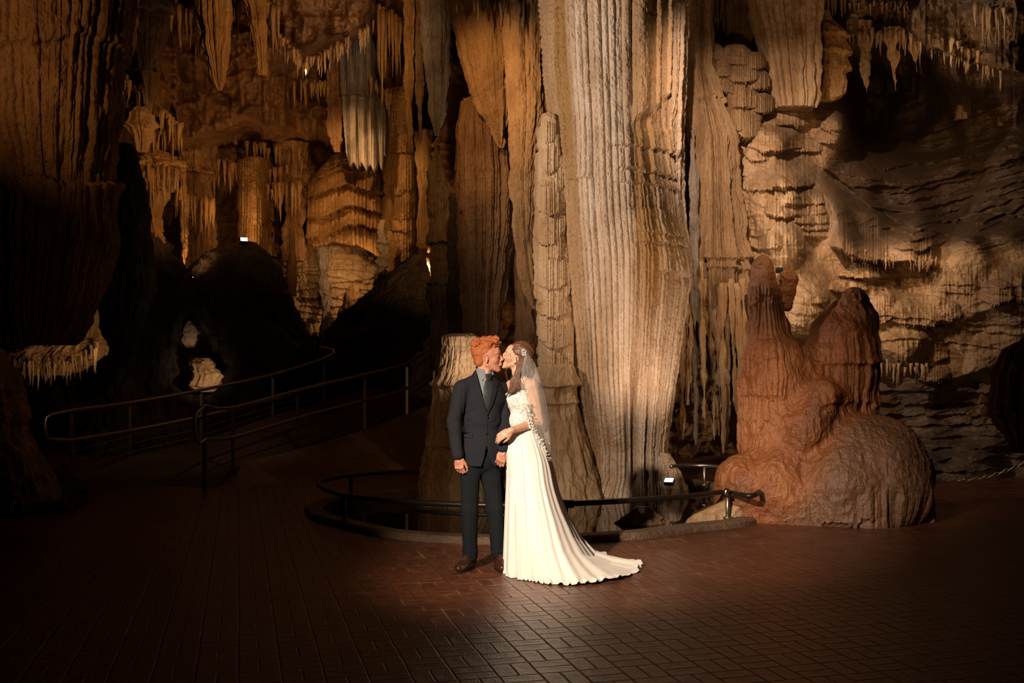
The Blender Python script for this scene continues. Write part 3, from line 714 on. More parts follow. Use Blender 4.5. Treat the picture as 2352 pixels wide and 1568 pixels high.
# ================================================================ formations
def D(Yf, pipes_=(), ledges=(), rough=(), vs=.4, extra=None, x0=0, blob=0, rid=None):
    def zf(py): return EYE-(py-HZ)*Yf/FPX
    def f(s, z, TH, R):
        d = 0*s
        cxn, syn = np.cos(TH)*R, np.sin(TH)*R
        for (wd, amp, sd) in pipes_: d = d+amp*(pipes(s, z, wd, sd, .6, vs)-.6)
        for i, L in enumerate(ledges):
            py, A, H, wob, dr, wd = L[:6]; arch = L[6] if len(L) > 6 else 0; sc = L[7] if len(L) > 7 else None
            m = 1
            if sc: m = sst(sc[0]-.06, sc[0]+.06, s)*(1-sst(sc[1]-.06, sc[1]+.06, s))
            d = d+m*ledge(s, z, zf(py)+arch*s*s, A, H, wob, dr, wd, 200+i+int(abs(py)), L[8] if len(L) > 8 else .02)
        if blob: d = d+blob*fbm(cxn*1.3+3, syn*1.3, z*1.1, 3, 60+x0)
        for fr, am in rough: d = d+am*fbm(cxn*fr+x0*.37, syn*fr, z*fr*.8, 4, 11+x0)
        if rid: d = d+rid[1]*(ridged(cxn*rid[0]+x0, syn*rid[0], z*rid[0]*.35, 4, 19+x0)-.6)
        if extra: d = d+extra(s, z, TH, R)
        return d
    return f
FORM = {}
def form(name, label, cat, Y, prof, mat, pipes_=(), ledges=(), rough=(), kd=.9, nth=150, nz=220, group=None, seed=0, parent=None, extra=None, tint=None, vs=.4, blob=0, zcap=None, sm=9, rid=(7, .03)):
    if parent is None:
        k = Y/FPX; b = max(prof, key=lambda q: q[0]); org = ((b[1]-1176)*k, Y, EYE-(b[0]-HZ)*k)
    else: org = None
    o = column(name, Y, prof, D(Y-.5*kd*np.mean([q[2] for q in prof])*Y/FPX, pipes_, ledges, rough, vs, extra, seed, blob, rid), mat, nth, nz, kd, parent, org, tint, zcap=zcap, sm=sm)
    if parent is None: tag(o, label, cat, group)
    return o
# ---- the great column
Yc = 13.0; RC = .93
def zc(py): return EYE-(py-HZ)*12.15/FPX
def sc_(px): return (px-1412)*12.15/FPX
def main_extra(s, z, TH, R):
    d = 0*s
    # organ pipes hanging over the upper middle, ending in ragged tips
    for (px0, px1, pyb, A) in ((1412, 1432, 235, .05), (1434, 1478, 268, .10), (1486, 1505, 235, .07), (1512, 1528, 210, .09), (1532, 1556, 240, .04), (1556, 1572, 330, .05)):
        c0, c1 = sc_(px0), sc_(px1); u = (s-c0)/(c1-c0); zb = zc(pyb)+.05*vn(s*9, .2, .2, 4)
        prof = np.sqrt(np.clip(1-(2*u-1)**2, 0, 1)); d = d+A*prof*sst(-.06, .05, z-zb)
    m = sst(sc_(1392), sc_(1415), s)*(1-sst(sc_(1530), sc_(1545), s))
    d = d-.04*m*sst(-.02, .05, z-zc(300)-.1*s)
    for (py, A, H, dr, a, b) in ((330, .045, .22, .05, 1380, 1545), (382, .05, .24, .06, 1395, 1545), (412, .04, .1, .03, 1385, 1560), (528, .035, .12, .02, 1430, 1560), (548, .05, .14, .03, 1440, 1575), (612, .07, .2, .03, 1490, 1590), (470, -.02, .2, .02, 1400, 1520), (405, .04, .15, .05, 1265, 1340)):
        mm = sst(sc_(a)-.08, sc_(a)+.08, s)*(1-sst(sc_(b)-.08, sc_(b)+.08, s))
        d = d+mm*ledge(s, z, zc(py)-.06*s, A, H, .03, dr, .035, py, .012)
    # ringed pipe on the left edge
    e = 1-sst(sc_(1255), sc_(1285), s)
    zz = z*13+1.2*vn(s*3, z*2, .1, 8); d = d+e*.032*(np.abs((zz % 1.0)-.5)*2)**.6*(.5+.5*vn(s*2, z*5, .7, 81))*sst(zc(470), zc(400), z)
    # hollows between the curtains near the foot
    for (pa, pb, py, A) in ((1425, 1436, 850, .16), (1445, 1452, 900, .1), (1478, 1484, 930, .12), (1402, 1407, 900, .1)):
        c = (sc_(pa)+sc_(pb))/2; w_ = (sc_(pb)-sc_(pa)); d = d-A*np.exp(-((s-c)/w_)**2)*sst(zc(py)+.5, zc(py)-.3, z)*sst(zc(1150), zc(1080), z)
    # bulges of the profile
    d = d+.03*vn(s*1.2+3, z*1.1, .4, 5)
    up_ = sst(zc(300), zc(230), z)*m; q_ = pipes(s, z, .078, 3, .25, .15, .18); q2 = pipes(s, z, .052, 91, .25, .2, .2)
    bl_ = sst(sc_(1395), sc_(1425), s)*sst(zc(390), zc(450), z)
    d = d+(1-.75*up_)*(.060*(q_-.6)*(1-bl_)+.042*(q2-.6)*bl_)
    return d
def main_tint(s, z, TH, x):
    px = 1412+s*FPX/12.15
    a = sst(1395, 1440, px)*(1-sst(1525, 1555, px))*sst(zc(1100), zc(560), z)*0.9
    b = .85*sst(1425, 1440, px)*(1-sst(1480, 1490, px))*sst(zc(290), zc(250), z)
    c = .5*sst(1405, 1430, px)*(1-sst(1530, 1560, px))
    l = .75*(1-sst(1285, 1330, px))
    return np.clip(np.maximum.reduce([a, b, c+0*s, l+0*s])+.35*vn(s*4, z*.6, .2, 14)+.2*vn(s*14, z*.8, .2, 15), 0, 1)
mc_ = thing('cave_column', 'huge pale fluted column rising from the pool behind the couple, tallest and brightest', 'rock column', ((1420-1176)*13/FPX, Yc, -.4))
L_ = [(-260, 1240, 1582), (0, 1241, 1579), (150, 1250, 1575), (300, 1262, 1570), (420, 1268, 1570), (520, 1272, 1576), (600, 1276, 1585), (680, 1283, 1579), (780, 1294, 1566), (860, 1303, 1556), (950, 1320, 1545), (1030, 1338, 1533), (1090, 1335, 1535), (1130, 1310, 1545), (1180, 1285, 1560), (1240, 1260, 1575)]
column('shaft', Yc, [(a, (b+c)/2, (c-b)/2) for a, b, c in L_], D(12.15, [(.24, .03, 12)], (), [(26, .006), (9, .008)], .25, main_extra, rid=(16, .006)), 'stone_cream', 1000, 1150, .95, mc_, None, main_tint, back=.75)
casc = [(215, 1268, 6), (260, 1262, 14), (330, 1252, 24), (360, 1262, 18), (400, 1246, 28), (470, 1244, 38), (500, 1258, 26), (545, 1250, 46), (590, 1262, 34), (625, 1258, 50), (690, 1262, 36), (720, 1268, 52), (780, 1272, 40), (830, 1278, 30), (870, 1285, 20)]
SCL = [(1260, 256, 18, 330), (1250, 286, 18, 345), (1262, 300, 24, 400), (1250, 345, 22, 430), (1276, 350, 22, 440), (1262, 380, 36, 500), (1244, 420, 18, 480), (1284, 440, 20, 540), (1258, 452, 32, 570), (1272, 500, 26, 600), (1248, 530, 24, 620), (1266, 540, 40, 672), (1292, 590, 20, 690), (1252, 610, 26, 700), (1268, 628, 36, 735), (1290, 680, 22, 770), (1258, 690, 26, 790), (1276, 706, 36, 806), (1268, 752, 34, 868), (1290, 780, 26, 870)]
def dsc(px, py):
    pr, ins = lobes(px, py, SCL, .9, .7, 5.0, .35); return 12.62+.35*np.clip((1262-px)/40, 0, 1)**2-pr
o = sheet('side_cascade', 1212, 1322, 255, 872, .8, dsc, 'stone_tan', keep=lambda a, b: lobes(a, b, SCL)[1] | ((a > 1252+5*np.sin(b/31.)+3*np.sin(b/11.)) & (a < 1318) & (b > 275)), thick=.5, parent=mc_)
form('base_mound', None, None, 12.5, [(836, 1285, 34), (850, 1272, 50), (920, 1258, 68), (1000, 1262, 84), (1080, 1268, 100), (1160, 1275, 120), (1240, 1278, 130)], 'stone_tan', [(.12, .02, 8)], [(885, .05, .1, .06, .02, .04), (930, .03, .1, .05, .02, .04)], [(3, .03)], .8, 220, 260, parent=mc_, vs=.1)
form('foot_mound', None, None, 12.7, [(1040, 1520, 10), (1080, 1535, 24), (1120, 1540, 34), (1240, 1540, 50)], 'stone_cream', [(.08, .02, 8)], (), [(5, .02)], .9, 120, 120, parent=mc_, tint=lambda s, z, TH, x: 0*s+.4)
# ---- stalagmite behind the groom
sg = thing('stalagmite', 'stout brown stalagmite with broken top standing behind the groom', 'stalagmite', ((1035-1176)*11.8/FPX, 11.8, -.1))
form('trunk', None, None, 11.8, [(766, 1062, 20), (772, 1058, 38), (800, 1060, 40), (860, 1055, 46), (880, 1048, 54), (960, 1050, 58), (1020, 1048, 62), (1024, 1048, 66), (1100, 1045, 82), (1150, 1042, 90), (1215, 1040, 96)], 'stone_tan_dark', [(.11, .03, 3), (.04, .012, 5)], [(880, .03, .08, .03, .02, .05), (1022, .04, .12, .02, .02, .05)], [(7, .02), (25, .006)], .9, 320, 420, parent=sg, vs=1.0, blob=.05)
# ---- left
form('hanging_drapery', 'massive brown fluted drapery filling the upper left corner', 'rock drapery', 10.9, [(-200, 125, 172), (0, 128, 165), (150, 127, 150), (330, 122, 145), (420, 126, 138), (560, 128, 130), (700, 110, 105), (770, 98, 78), (792, 92, 66)], 'stone_brown', [(.085, .075, 3), (.20, .06, 5)], [(410, -.10, .4, .1, .1, .1), (120, .05, .6, .3, .1, .1)], [(8, .022)], .8, 520, 620, vs=.25, blob=.06)
form('hanging_drapery', 'dark fluted drapery hanging just right of the massive brown one', 'rock drapery', 12.2, [(330, 280, 20), (420, 285, 45), (560, 292, 56), (660, 288, 62), (740, 280, 50), (800, 275, 20)], 'stone_dark', [(.10, .05, 13), (.04, .02, 5)], (), [(5, .03)], .8, 200, 220, vs=.3)
form('flowstone_cascade', 'pale dripping flowstone under the massive left drapery', 'flowstone', 13.2, [(680, 216, 4), (705, 214, 14), (740, 208, 26), (775, 196, 40), (792, 150, 92), (815, 126, 112), (838, 106, 88), (862, 80, 46)], 'stone_tan', [(.055, .09, 3), (.12, .10, 5)], [(812, .12, .06, .25, .3, .05)], [(8, .05)], .5, 360, 260, sm=5)
form('rock_outcrop', 'rust brown rock at the left edge below the drapery', 'rock', 9.4, [(770, -60, 40), (850, -35, 66), (920, -30, 80), (1000, -30, 90), (1150, -20, 130)], 'stone_brown', (), (), [(2.5, .10), (9, .03)], .9, 200, 220)
form('rock_outcrop', 'low dark boulder on the ground in the far left corner', 'rock', 11.0, [(1040, 60, 20), (1060, 50, 70), (1100, 40, 120), (1160, 40, 160)], 'stone_dark', (), (), [(2.5, .12), (9, .03)], .9, 160, 120)
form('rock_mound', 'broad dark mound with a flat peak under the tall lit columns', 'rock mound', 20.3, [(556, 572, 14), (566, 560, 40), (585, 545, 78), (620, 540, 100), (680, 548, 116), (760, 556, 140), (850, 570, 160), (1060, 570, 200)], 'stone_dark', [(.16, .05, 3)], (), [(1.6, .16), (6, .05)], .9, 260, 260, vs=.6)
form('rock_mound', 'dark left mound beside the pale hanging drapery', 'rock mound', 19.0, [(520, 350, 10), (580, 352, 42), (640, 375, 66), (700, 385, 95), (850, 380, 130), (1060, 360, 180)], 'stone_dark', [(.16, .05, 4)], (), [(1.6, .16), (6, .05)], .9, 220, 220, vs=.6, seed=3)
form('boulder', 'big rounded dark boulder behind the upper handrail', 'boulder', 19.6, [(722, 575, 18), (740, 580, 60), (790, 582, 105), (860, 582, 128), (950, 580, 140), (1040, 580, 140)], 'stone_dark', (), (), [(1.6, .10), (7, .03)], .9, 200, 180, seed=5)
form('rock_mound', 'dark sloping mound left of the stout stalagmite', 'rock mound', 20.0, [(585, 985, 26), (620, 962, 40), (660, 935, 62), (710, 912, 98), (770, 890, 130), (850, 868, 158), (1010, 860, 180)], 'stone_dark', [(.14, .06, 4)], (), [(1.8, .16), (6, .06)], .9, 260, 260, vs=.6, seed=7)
form('rock_mound', 'low olive brown mound between the handrail and stalagmite', 'rock mound', 19.4, [(772, 985, 14), (785, 980, 42), (830, 972, 62), (900, 960, 80), (1010, 950, 90)], 'stone_tan_dark', (), (), [(2, .08), (7, .02)], .9, 160, 160, seed=8)
# small lit faces on the dark mounds
form('flowstone_boss', 'small pale rock face lit like a mask on the dark left mound', 'flowstone', 18.2, [(736, 436, 5), (748, 436, 12), (766, 436, 15), (780, 436, 17), (798, 436, 8)], 'stone_cream', [(.05, .02, 4)], [(765, .04, .05, .02, .03, .04)], [(9, .03)], .7, 90, 90, sm=3, tint=lambda s, z, TH, x: 0*s+.6)
form('flowstone_boss', 'brightly lit craggy rock beside the upper handrail', 'flowstone', 17.7, [(822, 462, 14), (835, 465, 24), (860, 475, 36), (885, 470, 34), (900, 470, 20)], 'stone_ochre', [(.08, .06, 4)], (), [(6, .07), (15, .03)], .7, 140, 140, sm=3)
# ---- lit columns in the middle distance
def gform(*a, **k): return form(*a, **k)
TCL = [(922, 196, 36, 292), (904, 240, 18, 290), (918, 266, 28, 306), (934, 290, 30, 332), (908, 300, 26, 338), (922, 318, 34, 352), (925, 344, 46, 444), (900, 372, 24, 420), (948, 396, 28, 470), (905, 410, 26, 450), (918, 436, 46, 506), (952, 450, 24, 500), (900, 470, 26, 520), (922, 476, 48, 534), (950, 500, 26, 560), (905, 500, 30, 548), (926, 512, 50, 640), (897, 540, 26, 650), (960, 560, 20, 640)]
def dtc(px, py): return 21.5+.9*np.clip(np.abs(px-923)/50, 0, 1.2)**2.2-lobes(px, py, TCL, 1.5, .7, 6.5, .25)[0]
o = sheet('cave_column', 866, 984, 180, 690, .8, dtc, 'stone_ochre', keep=lambda a, b: lobes(a, b, TCL)[1] | ((np.abs(a-923) < 34+5*np.sin(b/23.)+4*np.sin(b/9.)) & (b > 210)), thick=.8); tag(o, 'tiered orange column with stacked ledges, left of the two long grey draperies', 'rock column')
def sheet_form(name, label, cat, poly, x0, x1, y0, y1, depth, mat, thick):
    o = sheet(name, x0, x1, y0, y1, 1.0, depth, mat, keep=lambda a, b: inpoly(a, b, poly), thick=thick); tag(o, label, cat); return o
def dcas(px, py):
    X = (px-1176)*21/FPX; Z = EYE-(py-HZ)*21/FPX
    Y = 22.0+.75*np.abs((px-792)/100)**2.2+.002*np.clip(430-py, 0, 100)**1.25
    Y = Y-.13*(pipes(X, Z, .085, 5, .25, .3, .25)-.5)-.05*fbm(X*2, Z*2, .3, 3, 5)-.02*ridged(X*8, Z*8, .3, 2, 9)
    for i, (pts, A, H, dr, wd) in enumerate((([(690, 448), (740, 436), (800, 418), (850, 434), (900, 450)], .30, 26, 9, 8), ([(690, 500), (745, 492), (800, 468), (860, 482), (900, 500)], .30, 30, 7, 8), ([(690, 548), (745, 540), (800, 512), (860, 522), (900, 545)], .32, 30, 7, 8), ([(720, 408), (790, 388), (860, 400)], .2, 8, 4, 8), ([(735, 392), (790, 374), (860, 384)], .2, 8, 4, 8), ([(750, 376), (800, 360), (860, 370)], .2, 8, 4, 8), ([(800, 575), (850, 578), (900, 610)], .25, 20, 8, 8))): Y = Y-poly_ledge(px, py, pts, A, H, dr, wd, 300+i, 1.5)
    return Y
sheet_form('flowstone_cascade', 'arched organ pipe cascade left of the tiered orange column', 'flowstone', [(701, 556), (708, 420), (735, 385), (760, 358), (800, 342), (850, 345), (884, 372), (892, 420), (896, 560), (894, 640), (884, 632), (872, 600), (852, 578), (820, 562), (795, 560), (760, 552), (742, 560), (720, 566)], 695, 900, 338, 645, dcas, 'stone_ochre', .5)
form('flowstone_wall', 'rippled lit flowstone wall between the two dark mounds', 'flowstone', 23.6, [(545, 770, 90), (570, 758, 128), (640, 756, 134), (700, 758, 122), (760, 745, 105), (850, 738, 90), (880, 738, 80)], 'stone_tan', [(.11, .05, 3)], [(y_, .10, .10, .15, .06, .08, 0, None, .03) for y_ in range(560, 850, 13)], [(3, .12)], .5, 420, 460)
form('stalactite', 'knobbly pale stalactite before the rippled flowstone wall', 'stalactite', 22.7, [(540, 742, 6), (560, 742, 8), (600, 743, 11), (640, 742, 12), (680, 744, 9), (740, 746, 3)], 'stone_grey', (), (), [(4, .05), (9, .03)], .9, 80, 140)
form('stalagmite', 'knobbly grey stalagmite rising below the pale stalactite', 'stalagmite', 22.4, [(686, 756, 4), (720, 752, 10), (760, 750, 13), (800, 746, 15), (850, 742, 18)], 'stone_grey', (), (), [(4, .06), (9, .03)], .9, 80, 140)
form('stalagmite', 'smooth dark stalagmite cone before the rippled wall', 'stalagmite', 21.8, [(652, 810, 4), (664, 811, 12), (690, 810, 20), (720, 808, 22), (780, 806, 24)], 'stone_brown', (), (), [(3, .03)], .9, 80, 100)
form('stalagmite', 'small dark stalagmite left of the smooth dark cone', 'stalagmite', 21.8, [(700, 789, 3), (712, 788, 9), (740, 787, 14), (800, 787, 16)], 'stone_brown', (), (), [(3, .03)], .9, 60, 80)
form('boulder', 'small pale rounded rock right of the smooth dark cone', 'boulder', 21.4, [(678, 832, 4), (686, 832, 9), (698, 831, 10), (708, 831, 6)], 'stone_cream', (), (), [(3, .03)], .9, 60, 60, tint=lambda s, z, TH, x: 0*s)
form('flowstone_boss', 'stack of bright white knobs beside the tiered orange column', 'flowstone', 20.7, [(505, 878, 5), (530, 878, 10), (550, 880, 9), (570, 876, 12), (590, 880, 8), (600, 876, 14), (615, 880, 8), (630, 874, 14), (655, 870, 12), (668, 868, 6)], 'stone_cream', [(.06, .03, 4)], [(556, .05, .05, .02, .03, .04), (590, .05, .05, .02, .03, .04), (612, .05, .05, .02, .03, .04)], [(6, .04)], .9, 120, 220, sm=3, tint=lambda s, z, TH, x: 0*s+.2)
def dgrey(px, py):
    X = (px-1176)*20/FPX; Z = EYE-(py-HZ)*20/FPX
    return 20.1+.5*np.abs((px-828)/58)**2-.24*(pipes(X+.05*Z, Z, .20, 8, .3, .2, .4)-.5)-.06*(pipes(X, Z, .06, 2, .4, .4)-.5)-.08*fbm(X*1.5, Z*1.5, .3, 3, 5)-poly_ledge(px, py, [(760, 222), (820, 212), (890, 225)], .25, 30, 10, 12, 410, 3)
sheet_form('hanging_drapery', 'grey ribbed drapery hanging above the arched cascade', 'rock drapery', [(776, 80), (850, 70), (872, 140), (884, 220), (889, 300), (884, 350), (876, 392), (868, 372), (860, 398), (850, 376), (842, 394), (830, 372), (822, 390), (812, 372), (803, 384), (794, 350), (788, 280), (782, 200)], 760, 895, 66, 402, dgrey, 'stone_grey', .35)
form('hanging_drapery', 'dark brown ribbed drapery left of the grey ribbed one', 'rock drapery', 20.6, [(80, 765, 12), (200, 768, 18), (300, 772, 18), (350, 775, 8)], 'stone_brown', [(.15, .10, 3)], (), [(4, .05)], .6, 120, 160, vs=.1, rid=(8, .06))
form('stalactite', 'long thin orange stalactite beside the grey fluted drapery', 'stalactite', 17.6, [(-200, 938, 13), (0, 941, 12), (120, 940, 10), (250, 938, 9), (330, 942, 7), (352, 944, 2)], 'stone_ochre', [(.04, .03, 3)], (), [(5, .02)], .9, 90, 260)
form('stalactite', 'thin dark stalactite right of the long orange one', 'stalactite', 17.9, [(-200, 962, 12), (100, 962, 10), (250, 964, 8), (330, 966, 3)], 'stone_tan_dark', [(.05, .03, 3)], (), [(5, .02)], .9, 80, 220)
form('hanging_drapery', 'narrow grey fluted drapery between two orange rock masses', 'rock drapery', 17.0, [(-200, 998, 38), (0, 1000, 35), (100, 1003, 32), (200, 1006, 24), (270, 1004, 16), (312, 1003, 4)], 'stone_grey', [(.10, .08, 3), (.04, .03, 8)], (), [(5, .02)], .8, 260, 360, vs=.1)
form('hanging_drapery', 'broad smooth brown drapery left of the great column', 'rock drapery', 15.6, [(-200, 1104, 95), (0, 1112, 84), (100, 1124, 70), (180, 1130, 58), (250, 1136, 42), (300, 1146, 18), (340, 1150, 4)], 'stone_ochre', [(.24, .10, 3), (.06, .02, 8)], (), [(4, .02)], .7, 320, 380, vs=.12)
form('hanging_drapery', 'long brown drapery tapering down beside the great column', 'rock drapery', 15.0, [(-200, 1200, 60), (0, 1204, 52), (150, 1208, 44), (260, 1212, 40), (400, 1204, 30), (520, 1206, 26), (620, 1216, 20), (700, 1228, 8), (710, 1229, 3)], 'stone_ochre', [(.20, .10, 4), (.05, .02, 8)], (), [(6, .025)], .7, 280, 420, vs=.12)
form('cave_column', 'tall ringed orange and dark column left of the great column', 'rock column', 16.1, [(230, 1105, 40), (300, 1112, 60), (400, 1118, 66), (520, 1118, 64), (620, 1114, 52), (720, 1110, 42), (800, 1110, 42)], 'stone_brown', [(.12, .11, 3), (.045, .04, 8)], [(y_, .008, .05, .03, .02, .05, 0, None, .02) for y_ in range(290, 780, 31)], [(6, .02)], .9, 320, 520)
form('rock_slab', 'flat dark brown slab of rock behind the bride', 'rock', 15.9, [(560, 1208, 20), (600, 1208, 24), (880, 1212, 28), (1100, 1214, 30)], 'stone_brown', (), (), [(2, .03)], .9, 60, 90)
form('stalagmite', 'tall dark pointed stalagmite before the orange columns', 'stalagmite', 17.8, [(333, 1003, 3), (360, 1004, 9), (400, 1007, 17), (450, 1013, 27), (520, 1018, 32), (600, 1020, 36), (720, 1028, 40), (850, 1034, 42)], 'stone_tan_dark', [(.08, .05, 3)], [(560, .05, .1, .1, .1, .06), (650, .05, .1, .1, .1, .06)], [(3.5, .07)], .9, 200, 400)
form('stalagmite', 'blunt dark stalagmite right of the tall pointed one', 'stalagmite', 17.3, [(445, 1046, 8), (460, 1046, 14), (560, 1046, 16), (700, 1048, 18), (850, 1050, 20)], 'stone_dark', [(.08, .04, 3)], (), [(3.5, .05)], .9, 100, 240)
form('cave_column', 'bright orange column glimpsed behind the tall pointed stalagmite', 'rock column', 20.8, [(300, 975, 20), (420, 978, 17), (500, 978, 17), (620, 982, 18), (700, 985, 18)], 'stone_ochre', [(.08, .04, 3)], [(560, .05, .1, .05, .05, .06), (590, .05, .1, .05, .05, .06)], [(3, .04)], .9, 90, 240)
form('cave_column', 'ringed orange column right of the pointed stalagmite tip', 'rock column', 19.6, [(200, 1046, 30), (320, 1036, 26), (350, 1036, 28), (450, 1040, 26), (560, 1042, 26)], 'stone_ochre', [(.08, .04, 3)], [(y_, .1, .12, .05, .05, .06) for y_ in (330, 352, 372, 392, 412)], [(3, .04)], .9, 140, 300)
# ---- upper left ceiling pieces
form('stalactite', 'bundle of lit drapery stalactites, largest hanging at upper left', 'stalactite', 17.0, [(-200, 494, 46), (0, 492, 38), (60, 494, 34), (110, 496, 28), (160, 499, 17), (195, 502, 8), (208, 504, 2)], 'stone_ochre', [(.10, .10, 3), (.04, .03, 8)], (), [(5, .02)], .8, 240, 300, vs=.15)
form('stalactite', 'ribbed stalactite hanging right of the largest bundle', 'stalactite', 17.3, [(-200, 580, 30), (0, 587, 24), (60, 594, 17), (110, 599, 11), (150, 601, 10), (174, 602, 6)], 'stone_ochre', [(.07, .06, 3)], [(130, .02, .05, .02, .02, .05)], [(5, .02)], .8, 180, 260, vs=.15)
form('stalactite', 'thin bright stalactite beside the massive left drapery', 'stalactite', 16.0, [(-200, 309, 16), (0, 308, 12), (60, 306, 9), (100, 303, 5), (126, 302, 2)], 'stone_ochre', [(.05, .05, 3)], (), [(5, .02)], .8, 120, 200, vs=.2)
form('hanging_drapery', 'dim fluted rock curtain right of the thin bright stalactite', 'rock drapery', 18.6, [(-200, 350, 50), (0, 350, 46), (60, 350, 40), (110, 346, 30), (180, 345, 16), (260, 342, 4)], 'stone_tan_dark', [(.13, .08, 3), (.05, .03, 9)], [(20, .1, .3, .1, .1, .08)], [(5, .02)], .7, 200, 260, vs=.2)
form('hanging_drapery', 'lit ribbed rock tooth below the dim rock curtain', 'rock drapery', 18.4, [(245, 322, 10), (262, 322, 26), (290, 324, 30), (310, 327, 24), (345, 325, 16), (350, 325, 10)], 'stone_ochre', [(.10, .10, 3), (.05, .03, 9)], [(285, .1, .1, .05, .08, .06)], [(5, .04)], .7, 160, 160, vs=.2)
form('cave_column', 'rough pitted orange column at left above the dark left mound', 'rock column', 18.9, [(345, 352, 18), (362, 358, 34), (378, 365, 46), (392, 362, 42), (430, 360, 34), (480, 352, 24), (520, 352, 18), (560, 360, 14), (620, 375, 14)], 'stone_ochre', [(.10, .07, 3)], [(385, .15, .15, .1, .1, .08), (355, .1, .1, .1, .06, .08)], [(6, .09)], .8, 240, 320, sm=5)
form('stalactite', 'dangling rough orange stalactite right of the pitted column', 'stalactite', 19.6, [(370, 418, 9), (430, 420, 8), (500, 424, 9), (560, 424, 8), (620, 424, 5), (640, 424, 2)], 'stone_ochre', [(.06, .05, 3)], (), [(6, .05)], .8, 80, 200)
LCL = [(583, 358, 38, 396), (570, 372, 26, 412), (596, 384, 28, 420), (580, 392, 36, 446), (566, 420, 22, 500), (592, 430, 26, 520), (578, 470, 30, 560), (562, 500, 18, 548), (596, 500, 22, 570), (580, 536, 36, 590)]
def dlc(px, py): return 21.6+.7*np.clip(np.abs(px-580)/40, 0, 1.2)**2-lobes(px, py, LCL, 1.5, .9, 6.5, .25)[0]
o = sheet('cave_column', 536, 628, 345, 640, .8, dlc, 'stone_ochre', keep=lambda a, b: lobes(a, b, LCL)[1] | ((np.abs(a-580) < 24+4*np.sin(b/13.)) & (b > 365)), thick=.6); tag(o, 'lit fluted orange column standing behind the white floodlight', 'rock column')
form('cave_column', 'dim fluted column left of the lit fluted orange one', 'rock column', 22.0, [(330, 455, 40), (420, 450, 34), (520, 455, 34), (640, 460, 36)], 'stone_brown', [(.14, .09, 3), (.05, .03, 9)], [(400, .1, .2, .1, .1, .08)], [(4, .07)], .9, 200, 240)
form('cave_column', 'dim brown column right of the lit fluted orange one', 'rock column', 22.4, [(330, 672, 40), (400, 675, 30), (450, 676, 22), (520, 675, 22), (600, 676, 26)], 'stone_brown', [(.14, .09, 3), (.05, .03, 9)], [(420, .1, .2, .1, .1, .08)], [(4, .07)], .9, 200, 240)
form('stalagmite', 'small post shaped stalagmite right of the white floodlight', 'stalagmite', 20.9, [(518, 671, 3), (526, 671, 5), (555, 671, 6), (600, 671, 9), (680, 665, 14)], 'stone_ochre', (), (), [(6, .02)], .9, 50, 60)
# ---- right of the great column
cur = thing('hanging_drapery', 'fringed drapery of long stalactites between great column and red stalagmites', 'rock drapery', ((1650-1176)*13.8/FPX, 13.8, 1.5))
form('curtain', None, None, 13.9, [(-200, 1612, 32), (0, 1612, 32), (150, 1612, 34), (220, 1625, 44), (320, 1645, 60), (450, 1650, 66), (560, 1654, 72), (620, 1658, 72), (680, 1660, 64), (740, 1664, 48), (790, 1668, 26)], 'stone_tan_dark', [(.30, .25, 5), (.14, .20, 3), (.055, .06, 8)], [(205, .05, .5, .15, .25, .06), (588, .09, .12, .04, .04, .06), (618, .06, .15, .04, .06, .05), (700, .05, .2, .05, .1, .05)], [(6, .02)], .7, 520, 800, parent=cur, vs=.12)
rs = random.Random(4)
for (x0, y0, x1, y1, w_) in ((1566, 640, 1569, 1008, 8), (1578, 560, 1580, 930, 4), (1592, 300, 1598, 1022, 9), (1586, 620, 1586, 880, 4), (1610, 600, 1618, 960, 6), (1616, 640, 1620, 985, 7), (1628, 760, 1652, 1000, 8), (1630, 640, 1637, 905, 7), (1645, 640, 1655, 960, 7), (1660, 650, 1662, 1042, 9), (1672, 650, 1668, 1030, 7), (1680, 640, 1692, 950, 8), (1695, 650, 1708, 1000, 9), (1705, 640, 1718, 880, 6), (1650, 700, 1676, 930, 6), (1636, 640, 1640, 1010, 5)):
    Yt = 13.55+rs.uniform(-.15, .35)
    form('strand', None, None, Yt, [(y0, x0, w_*.9), (y0+(y1-y0)*.3, x0+(x1-x0)*.3, w_), (y0+(y1-y0)*.7, x0+(x1-x0)*.7, w_*.8), (y1-25, x1-.5, w_*.5), (y1, x1, .8)], 'stone_grey' if x0 in (1592,) else 'stone_tan', [(.035, .02, int(x0))], (), [(6, .012)], .9, 44, 150, parent=cur, seed=int(x0) % 17)
form('hanging_drapery', 'great ribbed drapery above the pale flowstone hill', 'rock drapery', 14.6, [(-200, 1790, 92), (0, 1800, 80), (60, 1806, 72), (110, 1812, 64), (180, 1818, 58), (225, 1822, 54), (250, 1824, 46)], 'stone_tan', [(.13, .14, 3), (.05, .03, 8)], [(244, .03, .1, .05, .12, .1)], [(8, .014)], .7, 420, 460, vs=.1)
form('hanging_drapery', 'dim ribbed drapery left of the great ribbed one', 'rock drapery', 14.9, [(-200, 1700, 60), (0, 1705, 48), (60, 1702, 34), (100, 1700, 18), (112, 1700, 8)], 'stone_tan_dark', [(.10, .10, 3), (.04, .03, 8)], (), [(8, .014)], .7, 220, 240, vs=.1)
LBL = [(1637, 96, 24, 140), (1690, 100, 40, 150), (1735, 118, 26, 160), (1660, 130, 34, 178), (1705, 140, 44, 190), (1640, 150, 26, 196), (1745, 160, 26, 205), (1680, 170, 40, 215), (1637, 186, 26, 256), (1702, 186, 34, 250), (1752, 212, 28, 262), (1722, 205, 24, 250), (1683, 218, 38, 308), (1720, 250, 30, 320), (1650, 235, 26, 300)]
def dlb(px, py): return 14.05+.3*np.clip(np.abs(px-1690)/70, 0, 1.3)**2-lobes(px, py, LBL, .9, .7, 5.0, .3)[0]
